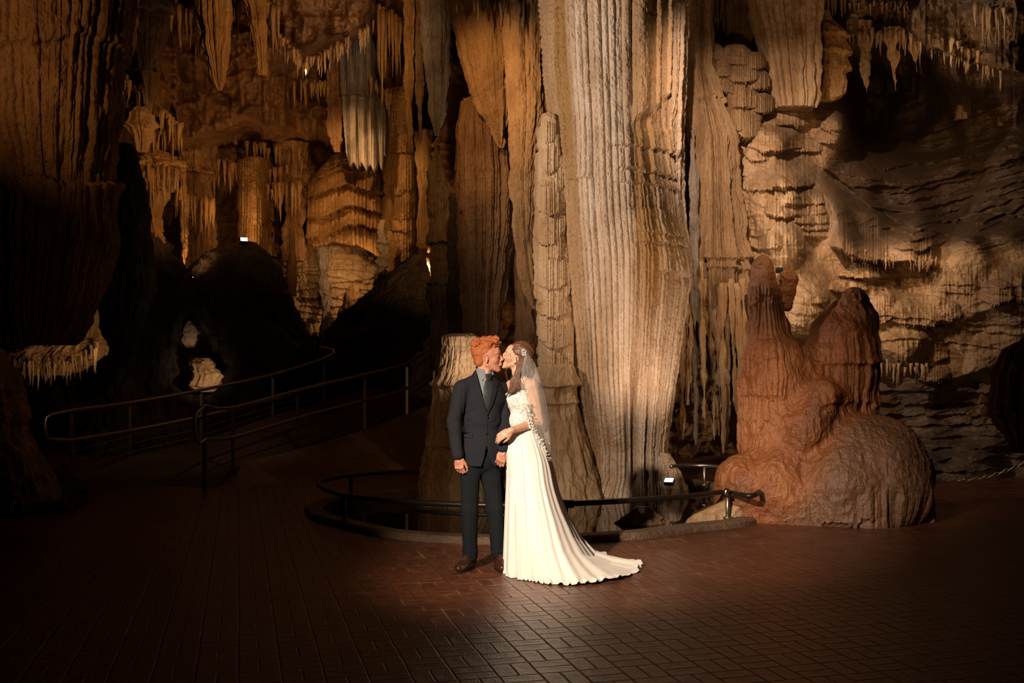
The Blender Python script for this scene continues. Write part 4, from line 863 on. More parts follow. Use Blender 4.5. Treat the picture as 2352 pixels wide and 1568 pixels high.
o = sheet('flowstone_boss', 1606, 1790, 88, 330, .9, dlb, 'stone_tan_dark', keep=lambda a, b: lobes(a, b, LBL)[1], thick=.5); tag(o, 'lumpy dark flowstone stacked beside the great ribbed drapery', 'flowstone')
form('cave_column', 'tiered brown column right of the great ribbed drapery', 'rock column', 15.2, [(25, 1895, 8), (50, 1897, 16), (62, 1900, 26), (80, 1905, 32), (120, 1906, 33), (160, 1906, 33), (215, 1902, 30), (235, 1892, 22)], 'stone_ochre', [(.06, .04, 4)], [(82, .06, .1, .04, .05, .05), (122, .08, .2, .04, .05, .05), (152, .08, .15, .06, .05, .05), (222, .06, .3, .04, .1, .05)], [(5, .02)], .9, 220, 280, sm=5)
for (x, y0, y1, w_, lb) in ((1986, 80, 212, 12, 'leftmost pale stalactite under the right hand ceiling'), (2052, 96, 208, 14, 'crusty stalactite second from left under the right ceiling'), (2101, 80, 166, 8, 'slim stalactite third from left under the right ceiling')):
    form('stalactite', lb, 'stalactite', 15.4, [(y0-30, x-3, w_*1.5), (y0, x-3, w_), (y0+(y1-y0)*.4, x, w_*.8), (y0+(y1-y0)*.75, x+3, w_*.45), (y1, x+5, 1)], 'stone_tan', [(.05, .04, 4)], (), [(5, .05)], .9, 80, 140, seed=int(x) % 13)
form('stalactite', 'long pale stalactite at the top right corner', 'stalactite', 14.2, [(-120, 2322, 14), (0, 2323, 11), (40, 2324, 8), (74, 2326, 2)], 'stone_tan', [(.05, .04, 4)], (), [(5, .04)], .9, 70, 120)
form('stalagmite', 'small egg shaped stalagmite high on the right slope', 'stalagmite', float(dright(np.array([[2208.]]), np.array([[272.]]))[0, 0])-.08, [(224, 2206, 4), (236, 2207, 10), (255, 2208, 14), (275, 2208, 15)], 'stone_tan', [(.05, .01, 4)], (), [(5, .01)], .9, 60, 70)
form('stalagmite', 'slim post stalagmite on the dark upper right slope', 'stalagmite', float(dright(np.array([[2296.]]), np.array([[286.]]))[0, 0])-.05, [(222, 2296, 8), (232, 2296, 6), (260, 2296, 6), (290, 2296, 8)], 'stone_tan_dark', [(.05, .01, 4)], (), [(5, .02)], .9, 50, 70)
form('hanging_drapery', 'dark red rock drapery hanging at the right edge', 'rock drapery', 9.6, [(770, 2380, 20), (800, 2365, 52), (850, 2352, 66), (920, 2345, 74), (970, 2345, 62), (1005, 2345, 36), (1040, 2342, 6)], 'stone_red', [(.12, .09, 3), (.05, .02, 5)], [(935, .05, .1, .1, .2, .06)], [(4, .03)], .7, 220, 260, tint=lambda s, z, TH, x: 0*s+.9)
form('boulder', 'small pointed rock standing in the dark pool water', 'boulder', 10.3, [(1163, 1476, 5), (1172, 1474, 22), (1186, 1472, 40), (1200, 1470, 54), (1215, 1470, 56)], 'stone_tan_dark', (), (), [(6, .03)], .5, 80, 70)
form('boulder', 'low tan rock wedge at the foot of the red stalagmites', 'boulder', 10.0, [(1146, 1690, 14), (1160, 1672, 40), (1180, 1650, 56), (1200, 1648, 64), (1214, 1650, 66)], 'stone_tan', (), (), [(5, .03)], .5, 120, 80)

# ---- fringes of small drips growing on the rock walls
def fringe(name, parent, mat, lines, seed=1):
    rr = random.Random(seed); mb = MB()
    for pts, Y, n, l0, l1, w_ in lines:
        xs = np.linspace(pts[0][0], pts[-1][0], 200); ys = np.interp(xs, [q[0] for q in pts], [q[1] for q in pts])
        for i in range(n):
            k = rr.randrange(200); x = xs[k]+rr.uniform(-3, 3); y = ys[k]+rr.uniform(-8, 8); L = rr.uniform(l0, l1)*(.4+.6*rr.random()); r = w_*rr.uniform(.5, 1.2); Yd = Y+rr.uniform(-.25, .25); kk = Yd/FPX; dx = rr.uniform(-2, 2)
            mb.tube([at(x+dx*f+rr.uniform(-.8, .8), y-10+(L+10)*f, Yd) for f in (0, .2, .4, .6, .8, 1)], [r*kk*q for q in (1.3, 1.1, .85, .7, .45, .08)], 7)
    V = np.array(mb.V, np.float32); V[:, 0] += .012*vn(V[:, 0]*12, V[:, 1]*12, V[:, 2]*9, 3); V[:, 1] += .012*vn(V[:, 0]*12, V[:, 1]*12, V[:, 2]*9, 4)
    o = mesh_obj(name, V, mb.F, mat, parent); o['kind'] = 'stuff'; return o
wb = bpy.data.objects['wall_back']; wr = bpy.data.objects['wall_right']
fringe('drip_fringe', wb, 'stone_ochre', [([(300, 20), (460, 30)], 19.6, 40, 40, 130, 5), ([(520, 10), (640, 20)], 18.4, 34, 30, 150, 5), ([(620, 60), (700, 150), (760, 120), (860, 60)], 18.6, 60, 20, 70, 4), ([(860, 20), (935, 60)], 18.3, 26, 60, 220, 5), ([(280, 180), (340, 240), (420, 300)], 18.9, 60, 20, 80, 5), ([(300, 300), (420, 330)], 18.9, 40, 20, 70, 4),
    ([(430, 360), (520, 380), (640, 400), (700, 370)], 22.3, 80, 20, 90, 5), ([(560, 340), (700, 350)], 22.2, 30, 20, 60, 5), ([(340, 390), (410, 400)], 18.7, 26, 30, 120, 4), ([(400, 450), (500, 470)], 21.2, 26, 40, 130, 5), ([(600, 440), (700, 430)], 22, 26, 30, 90, 5), ([(640, 190), (760, 200)], 20.8, 30, 10, 70, 4), ([(850, 190), (900, 230)], 19.8, 14, 20, 60, 4)], 3)
fringe('drip_fringe', wr, 'stone_tan', [([(1935, 78), (2080, 84), (2230, 130)], 15.3, 60, 8, 60, 3.5), ([(1950, 20), (2150, 20)], 15.4, 40, 6, 30, 3), ([(2180, 100), (2300, 160)], 14.6, 40, 10, 70, 4), ([(2240, 20), (2350, 40)], 14.2, 30, 20, 110, 4), ([(1916, 570), (1985, 590), (2080, 600), (2155, 606)], 14.15, 90, 8, 24, 2.2), ([(2020, 835), (2060, 850), (2130, 850)], 13.75, 26, 16, 46, 3.5)], 5)
fringe('drip_fringe', bpy.data.objects['ceiling'], 'stone_tan_dark', [([(1040, 0), (1240, 20)], 14.8, 20, 20, 80, 5), ([(1600, 0), (1700, 10)], 14.9, 24, 20, 100, 5), ([(1880, -10), (1960, 0)], 15.2, 24, 20, 60, 4)], 9)
fc_ = [o for o in C.objects if o.name == 'flowstone_cascade'][0]
fringe('drip_fringe', fc_, 'stone_tan', [([(20, 830), (90, 845), (160, 835), (225, 800)], 12.9, 70, 14, 60, 3.0), ], 4)
# ================================================================ red stalagmite group (one mass)
Yg = 10.3
def gp(px, py, dy=0): return at(px, py, Yg+dy)
kg = Yg/FPX
sd_ = SDF((gp(1630, 0)[0], Yg-1.15, -.15), (gp(2165, 0)[0], Yg+1.25, gp(0, 560)[2]), .0125)
def E(px, py, dy, rx, ry, rz, k=.08): sd_.ell(gp(px, py, dy), (rx*kg, ry*kg, rz*kg), k)
def K(a, b, ra, rb, k=.08, sq=None): sd_.cone(gp(*a), gp(*b), ra*kg, rb*kg, k, sq=sq)
# left spire
K((1751, 610, .15), (1751, 655, .15), 24, 31, .04); K((1751, 655, .15), (1764, 760, .15), 31, 46, .05); K((1764, 760, .15), (1782, 840, .1), 46, 66, .08)
# small slanted slab behind the spire
K((1810, 640, .4), (1802, 700, .35), 18, 15, .03, (1.3, .7, 1))
# right spire
K((1962, 695, .35), (1955, 735, .35), 36, 54, .05); K((1955, 735, .35), (1930, 830, .3), 54, 84, .08); K((1930, 780, .3), (1935, 930, .35), 70, 78, .08); K((1968, 820, .2), (1962, 915, .25), 44, 40, .03)
# saddle, neck and body
K((1775, 830, .05), (1775, 980, .05), 66, 62, .10); K((1735, 880, .1), (1745, 1020, .15), 34, 30, .04)
K((1893, 900, -.30), (1845, 985, -.25), 28, 56, .05)
K((1790, 980, 0), (1820, 1080, 0), 70, 100, .12)
K((1900, 1010, -.1), (2020, 1040, -.05), 62, 78, .10)
E(1985, 1095, -.1, 150, 130, 128, .12); E(1990, 1150, -.12, 128, 120, 90, .1)
K((1930, 1110, -.35), (1960, 1190, -.35), 90, 80, .1)
K((1780, 1120, -.1), (1880, 1200, -.15), 100, 90, .12); K((1700, 1190, -.1), (1960, 1225, -.2), 60, 70, .1)
E(1712, 1102, -.15, 62, 60, 58, .06); K((1700, 1150, -.15), (1760, 1190, -.15), 50, 60, .08)
K((2085, 1090, -.05), (2080, 1190, -.1), 55, 52, .06)
E(1788, 880, -.12, 52, 40, 50, .06); K((1790, 850, .12), (1940, 860, .25), 52, 70, .10); E(1850, 930, .05, 110, 80, 70, .12); K((1712, 880, .1), (1722, 1040, .1), 18, 26, .03); E(1830, 838, .02, 40, 36, 22, .05)
sd_.clip(lambda x, y, z: (-.05-z)+0*x+0*y)
V, Q = sd_.mesh(); V = relax(V, Q, 3)
# refine once: split every quad into four
def refine(V, Q):
    e = np.concatenate([Q[:, [0, 1]], Q[:, [1, 2]], Q[:, [2, 3]], Q[:, [3, 0]]]); es = np.sort(e, 1); n = len(V)
    u, inv = np.unique(es[:, 0].astype(np.int64)*n+es[:, 1], return_inverse=True); m = len(Q)
    E_ = V[u // n]*.5+V[u % n]*.5; Fc = V[Q].mean(1)
    ei = inv.reshape(4, m)+n; fc = n+len(u)+np.arange(m)
    q = [np.stack([Q[:, i], ei[i], fc, ei[i-1]], 1) for i in range(4)]
    return np.vstack([V, E_, Fc]).astype(np.float32), np.vstack(q)
V, Q = refine(V, Q); V = relax(V, Q, 2)
N = vnormals(V, Q)
x, y, z = V.T
px = 1176+x*FPX/y; py = HZ+(EYE-z)*FPX/y
steep = np.clip(1-np.abs(N[:, 2])*1.2, 0, 1)
def arc(cx, dy, r):
    c = at(cx, 0, Yg+dy); return r*np.arctan2(x-c[0], -(y-c[1]))
spire = (1-sst(1815, 1840, px))*(1-sst(820, 880, py))*sst(640, 680, py); tower = sst(1850, 1900, px)*sst(740, 800, py)*(1-sst(925, 960, py))
rt = sst(1930, 2010, px)*sst(1100, 1160, py)
left = (1-sst(1800, 1860, px))*sst(860, 900, py)*(1-sst(1020, 1060, py)); dome = np.exp(-((px-1788)/46)**2-((py-885)/42)**2)
ang = x*1.0
d = 0*x
for mk, cx, dy, r, w1, A1 in ((spire, 1760, .15, .28, .062, .055), (tower, 1948, .33, .36, .066, .045), (rt, 1990, -.1, .58, .085, .055), (left, 1750, .1, .36, .075, .05), (dome, 1788, -.12, .2, .06, .03)):
    a_ = arc(cx, dy, r); wav = a_+.016*vn(a_*5, z*5, .3, 3)+.006*vn(x*20, z*14, y*3, 5)
    d = d+mk*steep*(A1*(pipes(wav, z, w1, 4+int(cx) % 7, .35, .6, .3)-.6)+.012*(pipes(wav, z, .03, 9, .4, 1)-.5))
    ang = np.where(mk > .5, a_, ang)
flute = np.clip(spire*.9+tower+rt+left*.7+dome*.6, 0, 1)*steep
d += .022*flute*0
d += .022*fbm(x*3.2, y*3.2, z*3.2, 3, 2)+.010*ridged(x*14, y*14, z*9, 3, 6)*(1-.6*flute)*(1-.7*spire)
# rings on the spires, ragged lower edges
d += .02*(1-sst(820, 860, py))*vn(x*1.5, y*1.5, z*11, 8)
for (yy, xa, xb, A, dr, H) in ((668, 1700, 1800, .025, .14, .12), (832, 1890, 2020, .05, .03, .25), (925, 1890, 2020, .03, .1, .2), (815, 1700, 1800, .02, .08, .1), (1185, 1890, 2000, .05, .10, .3), (1205, 1990, 2140, .07, .16, .5), (905, 1700, 1800, .025, .12, .1), (965, 1700, 1780, .03, .15, .1)):
    m_ = sst(xa-15, xa+15, px)*(1-sst(xb-15, xb+15, px)); z0 = EYE-(yy-HZ)*(Yg-.5)/FPX
    d += m_*steep*ledge(ang, z, z0, A, H, .05, dr, .06, yy, .02)
V = V+N*d[:, None]
# brown tint over the hump, the foot and the spire tips
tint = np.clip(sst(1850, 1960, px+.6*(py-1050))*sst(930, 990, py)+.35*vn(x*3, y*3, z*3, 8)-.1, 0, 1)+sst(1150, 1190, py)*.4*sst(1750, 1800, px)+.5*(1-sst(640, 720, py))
V[:, 2] = np.maximum(V[:, 2], -.04)
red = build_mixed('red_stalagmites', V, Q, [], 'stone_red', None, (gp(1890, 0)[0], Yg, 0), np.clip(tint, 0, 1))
tag(red, 'rust red stalagmite mass with two towers and humped base beside the pool', 'stalagmite group')
# ================================================================ ramp, its walls and handrails
stone('ramp_concrete', (.10, .065, .045), (.075, .048, .033), (.05, .03, .02), rough=.7, streak=0, bump=.3)
FR = [(470, 1130, 940, 12.6), (535, 1075, 944, 14.4), (683, 1028, 905, 15.8), (838, 982, 868, 17.0), (935, 947, 842, 17.8), (997, 918, 800, 18.4)]
RR = [(165, 1100, 950, 13.9), (300, 1050, 932, 15.0), (463, 1010, 903, 16.0), (627, 955, 868, 17.0), (745, 920, 832, 17.7)]
fb_ = [at(a, b, d) for a, b, c, d in FR]; rb_ = [at(a, b, d) for a, b, c, d in RR]+[at(840, 890, 18.6)]
A = spline([(-5.4, 11.3, 0.0)]+fb_, 60); B = spline([(-7.4, 14.2, 0.0)]+rb_, 60)
V = np.vstack([A, B]); n = 60
F = [(i, i+1, n+i+1, n+i) for i in range(n-1)]
lo = len(V); V = np.vstack([V, A*[1, 1, 0]-[0, 0, .02], B*[1, 1, 0]-[0, 0, .02]])
F += [(lo+i+1, lo+i, lo+n+i, lo+n+i+1) for i in range(n-1)]+[(i+1, i, lo+i, lo+i+1) for i in range(n-1)]+[(n+i, n+i+1, lo+n+i+1, lo+n+i) for i in range(n-1)]
rmp = mesh_obj('walkway_ramp', V, F, 'ramp_concrete', smooth=False); tag(rmp, 'dark concrete ramp climbing to the left between steel handrails', 'ramp')
# olive rock face below the ramp
def lowwall():
    P = spline([at(560, 1062, 14.0)]+[at(683, 1034, 15.2), at(838, 988, 16.2), at(935, 953, 16.9), at(985, 935, 17.3), at(1080, 930, 17.5)], 80)
    V = []; nz = 40
    for j in range(nz):
        f = j/(nz-1)
        for q in P: V.append((q[0]+.2*f, q[1]-1.9*f**1.5-.1, (q[2]+.02)*(1-f)-.04*f))
    V = np.array(V, np.float32); V[:, 1] -= .10*fbm(V[:, 0]*1.5, V[:, 2]*2, .2, 4, 3); return V, gridfaces(nz, 80)
V, F = lowwall(); o = mesh_obj('rock_bank', V, F, 'stone_tan_dark'); tag(o, 'smooth olive brown rock bank below the ramp railing', 'rock bank')
def rail(name, rows, label, mid, endloop, tail=()):
    t = thing(name, label, 'handrail', at(rows[0][0], rows[0][1], rows[0][3]))
    for a, b, c, d in rows:
        p0 = at(a, b, d); p1 = at(a, c, d)
        MB().box(((p0[0]+p1[0])/2, p0[1], (p0[2]+p1[2])/2-.02), (.022, .022, abs(p1[2]-p0[2])/2+.02)).obj('post', 'steel', t, smooth=False)
        MB().tube([(p1[0], p1[1], p1[2]-.01), (p1[0]-.03, p1[1]-.07, p1[2]+.035)], .012, 6).obj('bracket', 'steel', t)
    top = [at(a, c-8, d-.08) for a, b, c, d in rows]; low = [at(a, c+mid*(15.0/d), d-.08) for a, b, c, d in rows]
    T = spline(top, 60); M_ = spline(low, 60)
    path = [tuple(q) for q in M_[::-1]]+[at(*q) for q in endloop]+[tuple(q) for q in T]+[at(*q) for q in tail]
    MB().tube(path, .026, 10).obj('handrail_tube', 'steel', t)
    for f in (.58, .74, .9):
        W = spline([tuple(np.array(at(a, c, d))*(1-f)+np.array(at(a, b, d))*f) for a, b, c, d in rows], 40)
        MB().tube([tuple(q) for q in W], .005, 5).obj('cable', 'steel', t)
    return t
rail('ramp_handrail', FR, 'near steel handrail with wire cables sweeping up to the stout stalagmite', 58, [(458, 1018, 12.5), (450, 1010, 12.45), (447, 985, 12.4), (447, 962, 12.4), (452, 945, 12.42)])
rail('ramp_handrail', RR, 'far steel handrail whose looped end points to the left', 56, [(112, 1009, 13.5), (105, 1000, 13.45), (103, 975, 13.45), (106, 958, 13.45), (116, 952, 13.5)], [(768, 812, 18.0), (766, 804, 18.3), (745, 799, 18.5), (715, 797, 18.6)])
b = MB(); b.tube([at(708, 772, 18.2), at(725, 772, 18.2), at(731, 776, 18.2), at(731, 802, 18.2), at(726, 822, 18.2), at(714, 832, 18.2), at(710, 826, 18.2), at(710, 806, 18.2), at(730, 803, 18.2)], .028, 8); b.tube([at(718, 774, 18.2), at(718, 835, 18.2)], .022, 8)
o = b.obj('stair_handrail', 'dark_rail'); tag(o, 'small dark looped handrail before the rippled flowstone wall', 'handrail')
# ================================================================ chain at the right
plain('brass', (.62, .42, .20), .35, .9)
ch = thing('barrier_chain', 'gold chain sagging before the rock at the right', 'chain', at(2170, 1103, 12.8))
cp = spline([at(2168, 1102, 12.8), at(2200, 1103, 12.8), at(2240, 1100, 12.75), at(2290, 1088, 12.7), at(2352, 1063, 12.6), at(2420, 1032, 12.5)], 200)
seg = np.concatenate([[0], np.cumsum(np.linalg.norm(np.diff(cp, axis=0), axis=1))]); nl = int(seg[-1]/.062)
for i in range(nl):
    s0 = (i+.5)*.062; p = Vector([np.interp(s0, seg, cp[:, j]) for j in range(3)]); q = Vector([np.interp(s0+.01, seg, cp[:, j]) for j in range(3)]); tdir = (q-p).normalized()
    side_ = tdir.cross(Vector((0, 1, 0))).normalized() if i % 2 == 0 else Vector((0, 1, 0)); L2 = []
    for k in range(13):
        a = 2*math.pi*k/12; L2.append(tuple(p+tdir*(.040*math.cos(a))+side_*(.018*math.sin(a))))
    MB().tube(L2, .0055, 6).obj('chain_link', 'brass', ch)
# ================================================================ flood lamps standing about
m, nt, p_ = newmat('lamp_glass'); p_.inputs['Emission Color'].default_value = (1, .93, .82, 1); p_.inputs['Emission Strength'].default_value = 14
plain('lamp_housing', (.03, .03, .03), .5, .5)
def flood(pos, aim, s, label):
    t = thing('flood_lamp', label, 'lamp', pos); P = Vector(pos); d = (Vector(aim)-P).normalized(); R = d.to_track_quat('Z', 'Y').to_matrix()
    MB().box(P+Vector((0, 0, s*.9)), (s, s*.75, s*.45), R).obj('housing', 'lamp_housing', t, smooth=False)
    MB().box(P+Vector((0, 0, s*.9))+d*s*.46, (s*.88, s*.62, s*.04), R).obj('lens', 'lamp_glass', t, smooth=False)
    MB().tube([P, P+Vector((0, 0, s*.8))], s*.12, 6).obj('stand', 'lamp_housing', t)
flood(at(1537, 1116, 11.6), at(1480, 700, 10.5), .055, 'small white flood lamp at the foot of the great column')
flood(at(560, 560, 20.1), at(575, 440, 19.2), .075, 'white flood lamp on top of the broad dark mound')
flood(at(438, 645, 19.3), at(430, 500, 18.9), .05, 'small flood lamp left of the broad dark mound')
flood(at(1790, 628, 11.4), at(1800, 480, 11.8), .04, 'flood lamp tucked behind the left red tower')
# ================================================================ the couple
YP = 7.6; KP = YP/FPX
def pp(px, py, dy=0.0): return np.array(((px-1176)*KP, YP+dy, EYE-(py-HZ)*KP))
plain('skin_groom', (.50, .215, .135), .5, sss=.12, var=.06, vscale=30)
plain('skin_bride', (.56, .31, .20), .48, sss=.12, var=.05, vscale=30)
plain('ginger_hair', (.36, .095, .022), .55, var=.5, vscale=120, bump=(260, .6, .006))
plain('brown_hair', (.125, .052, .024), .42, var=.5, vscale=60, bump=(300, .4, .004), bsc=(1, 1, .15))
plain('suit_cloth', (.017, .017, .0215), .9, spec=.12, var=.08, vscale=900, bump=(800, .25, .002))
plain('lapel_cloth', (.016, .016, .020), .9, spec=.12, bump=(800, .2, .002))
plain('trouser_cloth', (.0095, .011, .0135), .9, spec=.12, bump=(800, .25, .002))
plain('shirt_cloth', (.17, .185, .195), .8, spec=.2, bump=(700, .15, .002))
plain('tie_silk', (.028, .031, .032), .4, spec=.4, var=.3, vscale=40, bump=(500, .3, .002))
plain('button_horn', (.01, .01, .012), .25)
plain('lace_cord', (.09, .04, .025), .7)
plain('brown_leather', (.045, .016, .009), .25, spec=.6, var=.3, vscale=14, bump=(60, .1, .003))
plain('black_sole', (.01, .008, .007), .5)
plain('lace_thread', (.90, .85, .78), .7)
plain('lip_pink', (.42, .12, .09), .45)
plain('lash_dark', (.03, .012, .008), .6)
plain('pearl', (.85, .80, .72), .25, spec=.7)
plain('gold_ring', (.9, .62, .3), .2, 1.0)
def eul(yaw, pitch, roll=0):
    """columns: forward, sideways, up of a head turned by yaw and raised by pitch"""
    return np.array(Matrix.Rotation(yaw, 3, 'Z') @ Matrix.Rotation(-pitch, 3, 'Y') @ Matrix.Rotation(roll, 3, 'X'))
def head(s, c, R, sc=1.0, fem=False):
    c = np.array(c, float)
    def L(x, y, z): return c+R @ (np.array((x, y, z))*sc)
    def e(x, y, z, a, b, d, k=.012, op='u'): s.ell(L(x, y, z), (a*sc, b*sc, d*sc), k, op, R)
    def q(a, b, ra, rb, k=.012, op='u'): s.cone(L(*a), L(*b), ra*sc, rb*sc, k, op)
    e(-.018, 0, .045, .096, .075, .084, .01)
    e(.022, 0, .02, .066, .066, .088, .03)
    e(.040, 0, -.035, .050, .052, .062, .02)
    e(.052, 0, -.078, .038, .036, .026, .02)
    e(.080, 0, -.098, .016, .018, .015, .014)
    for y in (-1, 1):
        q((.004, y*.057, -.055), (.072, y*.018, -.100), .014 if not fem else .011, .012, .02)
        e(.055, y*.038, -.022, .028, .022, .024, .018)
        e(.086, y*.034, .008, .016, .017, .012, .008, 's')
        e(.075, y*.033, .004, .0125, .014, .0115, .003)
        q((.088, y*.012, .027), (.074, y*.048, .028), .007, .005, .01)
        e(.102, y*.010, -.030, .009, .007, .007, .005)
        # ear
        e(-.002, y*.074, -.008, .017, .006, .029, .005)
        rim = [(.010, .074, .006), (.006, .079, .020), (-.006, .082, .023), (-.018, .083, .014), (-.021, .083, -.002), (-.017, .081, -.018), (-.008, .078, -.030), (.001, .076, -.036)]
        for a_, c_ in zip(rim[:-1], rim[1:]): q((a_[0], y*a_[1], a_[2]), (c_[0], y*c_[1], c_[2]), .0042, .0042, .003)
        e(.001, y*.082, -.002, .0095, .0055, .017, .003, 's')
        q((-.010, y*.081, .006), (-.010, y*.080, -.016), .003, .0028, .003)
        e(.000, y*.077, -.034, .0075, .005, .0075, .004)
    e(.082, 0, .040, .014, .04, .03, .03)
    q((.088, 0, .022), (.110, 0, -.018), .008, .0105, .012)
    e(.114, 0, -.022, .010, .010, .009, .008)
    e(.094, 0, -.040, .010, .016, .012, .012)
    e(.098, 0, -.052, .011, .021, .0065, .005); e(.095, 0, -.064, .011, .018, .0075, .005)
    e(.104, 0, -.0575, .006, .02, .0012, .003, 's')
    return L
def finger(s, p, segs, r0, r1):
    n = len(segs)
    for i, v in enumerate(segs):
        q = p+v; s.cone(p, q, r0+(r1-r0)*i/n, r0+(r1-r0)*(i+1)/n, .003); s.ell(q, [r0*1.02]*3, .003); p = q
    return p
def hand(s, wrist, d, nrm, curl=(.6, .9, .7), sc=1.0, side=1, spread=.06, thumb=None):
    """wrist point, direction to the knuckles, back-of-hand normal; side +1 puts the thumb at d x n"""
    d = np.array(d, float); d /= np.linalg.norm(d); nrm = np.array(nrm, float); nrm -= d*(nrm@d); nrm /= np.linalg.norm(nrm)
    a = np.cross(d, nrm)*side; w_ = np.array(wrist, float)
    s.cone(w_-d*.01*sc, w_+d*.03*sc, .026*sc, .027*sc, .01)
    s.ell(w_+d*.048*sc, (.046*sc, .040*sc, .017*sc), .01, 'u', np.stack([d, a, nrm], 1))
    s.ell(w_+d*.030*sc+a*.020*sc-nrm*.008*sc, (.030*sc, .018*sc, .016*sc), .008, 'u', np.stack([d, a, nrm], 1))
    for i, (o, L_) in enumerate(((.028, .040), (.0095, .045), (-.0095, .042), (-.027, .034))):
        ck = curl if not isinstance(curl[0], (tuple, list)) else curl[i]
        p = w_+d*(.084-.004*abs(i-1))*sc+a*o*sc+nrm*.002*sc
        s.ell(p+nrm*.003*sc, [.0105*sc]*3, .006)
        th = 0; segs = []
        dd = d+a*(o*spread/.02)*.3; dd /= np.linalg.norm(dd)
        for j, (l, cu) in enumerate(zip((1, .62, .5), ck)):
            th += cu; segs.append((dd*math.cos(th)-nrm*math.sin(th))*L_*l*sc)
        finger(s, p, segs, .0090*sc, .0075*sc)
    t0 = w_+d*.025*sc+a*.028*sc-nrm*.006*sc
    tv = thumb or (.75, .55, -.35)
    t1 = t0+(d*tv[0]+a*tv[1]+nrm*tv[2])*.036*sc; t2 = t1+(d*.95+a*.1+nrm*(tv[2]-.15))*.03*sc; t3 = t2+(d*.9-a*.15+nrm*(tv[2]-.3))*.024*sc
    s.cone(t0, t1, .0145*sc, .0115*sc, .01); s.cone(t1, t2, .0112*sc, .010*sc, .004); s.cone(t2, t3, .010*sc, .0085*sc, .004)
def clothnoise(V, Q, amp, fr, seed, sc=(1, 1, 1)):
    N = vnormals(V, Q); d = amp*fbm(V[:, 0]*fr*sc[0], V[:, 1]*fr*sc[1], V[:, 2]*fr*sc[2], 3, seed); return V+N*d[:, None]

# ---------------------------------------------------------------- groom
gr = thing('person', 'red haired man in dark suit and grey tie kissing the bride', 'person', tuple(pp(1108, 1312, 0)*[1, 1, 0]))
b = SDF(pp(1015, 0, -.34)*[1, 1, 0]+[0, 0, 0], pp(1200, 752, .32), .0032)
hc = pp(1119, 820, -.005); HR = eul(math.radians(-4), math.radians(3), math.radians(4))
HL = head(b, hc, HR, 1.03)
b.cone(pp(1112, 838, .01), pp(1111, 872, .02), .058, .062, .025); b.cone(pp(1122, 842, -.03), pp(1117, 868, -.045), .022, .016, .02)
b.ell(pp(1108, 915, .02), (.155, .10, .17), .05); b.ell(pp(1108, 1010, .01), (.11, .07, .15), .05)
SR, ER, WR = pp(1062, 893, -.05), pp(1044, 968, -.05), pp(1054, 1046, -.10)
SL, EL, WL = pp(1148, 893, .09), pp(1160, 975, .06), pp(1156, 1030, -.10)
for a_, c_, r0, r1 in ((SR, ER, .050, .040), (ER, WR, .040, .027), (SL, EL, .050, .040), (EL, WL, .040, .027)): b.cone(a_, c_, r0, r1, .02)
HIPR, KNR, ANR = pp(1084, 1070, .0), pp(1082, 1170, -.02), pp(1080, 1282, .02)
HIPL, KNL, ANL = pp(1124, 1070, .04), pp(1136, 1170, .03), pp(1146, 1285, .06)
for h_, k_, a_ in ((HIPR, KNR, ANR), (HIPL, KNL, ANL)): b.cone(h_, k_, .058, .045, .02); b.cone(k_, a_, .045, .034, .015)
hand(b, WR+np.array((0, 0, -.005)), (.14, -.10, -1), (-.35, -.9, .05), ((.55, .9, .7), (.65, 1.0, .8), (.75, 1.1, .8), (.85, 1.1, .8)), 1.0, -1, thumb=(.85, .45, -.25))
hand(b, WL+np.array((0, 0, -.004)), (-.25, -.1, -1), (.15, -1, .1), ((.6, 1.1, .8), (.7, 1.15, .8), (.8, 1.2, .8), (.9, 1.2, .8)), 1.0, -1, thumb=(.6, .5, -.5))
V, Q = b.mesh(); V = relax(V, Q, 1, .4)
mesh_obj('body', V, Q, 'skin_groom', gr)
# hair: close at the sides, thick curls on top
h = SDF(hc-np.array((.15, .13, .12)), hc+np.array((.17, .13, .19)), .0030)
def hl(x, y, z): return hc+HR @ (np.array((x, y, z))*1.03)
h.ell(hl(-.020, 0, .050), (.103, .082, .092), .01, 'u', HR)
h.ell(hl(.012, 0, .100), (.090, .076, .050), .02, 'u', HR); h.ell(hl(.060, 0, .112), (.048, .062, .038), .02, 'u', HR); h.ell(hl(-.05, 0, .09), (.06, .07, .045), .02, 'u', HR)
h.ell(hl(-.055, 0, -.025), (.050, .066, .060), .02, 'u', HR)
Xs, Ys, Zs = np.meshgrid(*[h.lo[i]+h.h*np.arange(h.n[i]) for i in range(3)], indexing='ij')
P3 = (np.stack([Xs, Ys, Zs], -1)-hc)@HR/1.03; lx, ly, lz = P3[..., 0], P3[..., 1], P3[..., 2]
# face and neck left free: hairline forehead, temple, in front of and below the ear
line = np.where(lz > .058, .082, np.where(lz > .02, .044+(lz-.02)*.55, .012))
cut = np.where(lz < .085, lx-line, lx-.105)
ear = .030-np.sqrt((lx-0)**2+((lz+.008)*.8)**2)
ear = np.where(np.abs(ly) > .05, ear, -1)
low = -(lz+.062+.3*(lx+.06))
h.F = np.maximum.reduce([h.F, cut.astype(np.float32)*.8, ear.astype(np.float32), low.astype(np.float32)])
V, Q = h.mesh(); V = relax(V, Q, 1); N = vnormals(V, Q); pl = (V-hc)@HR
topw = sst(.045, .11, pl[:, 2])*.95+.05
d = topw*(.010*fbm(V[:, 0]*75, V[:, 1]*75, V[:, 2]*75, 2, 5)+.010*ridged(V[:, 0]*42, V[:, 1]*42, V[:, 2]*42, 2, 6)-.004); V = V+N*d[:, None]
hair = mesh_obj('hair', V, Q, 'ginger_hair', gr)
mb = MB(); rr_ = random.Random(3)
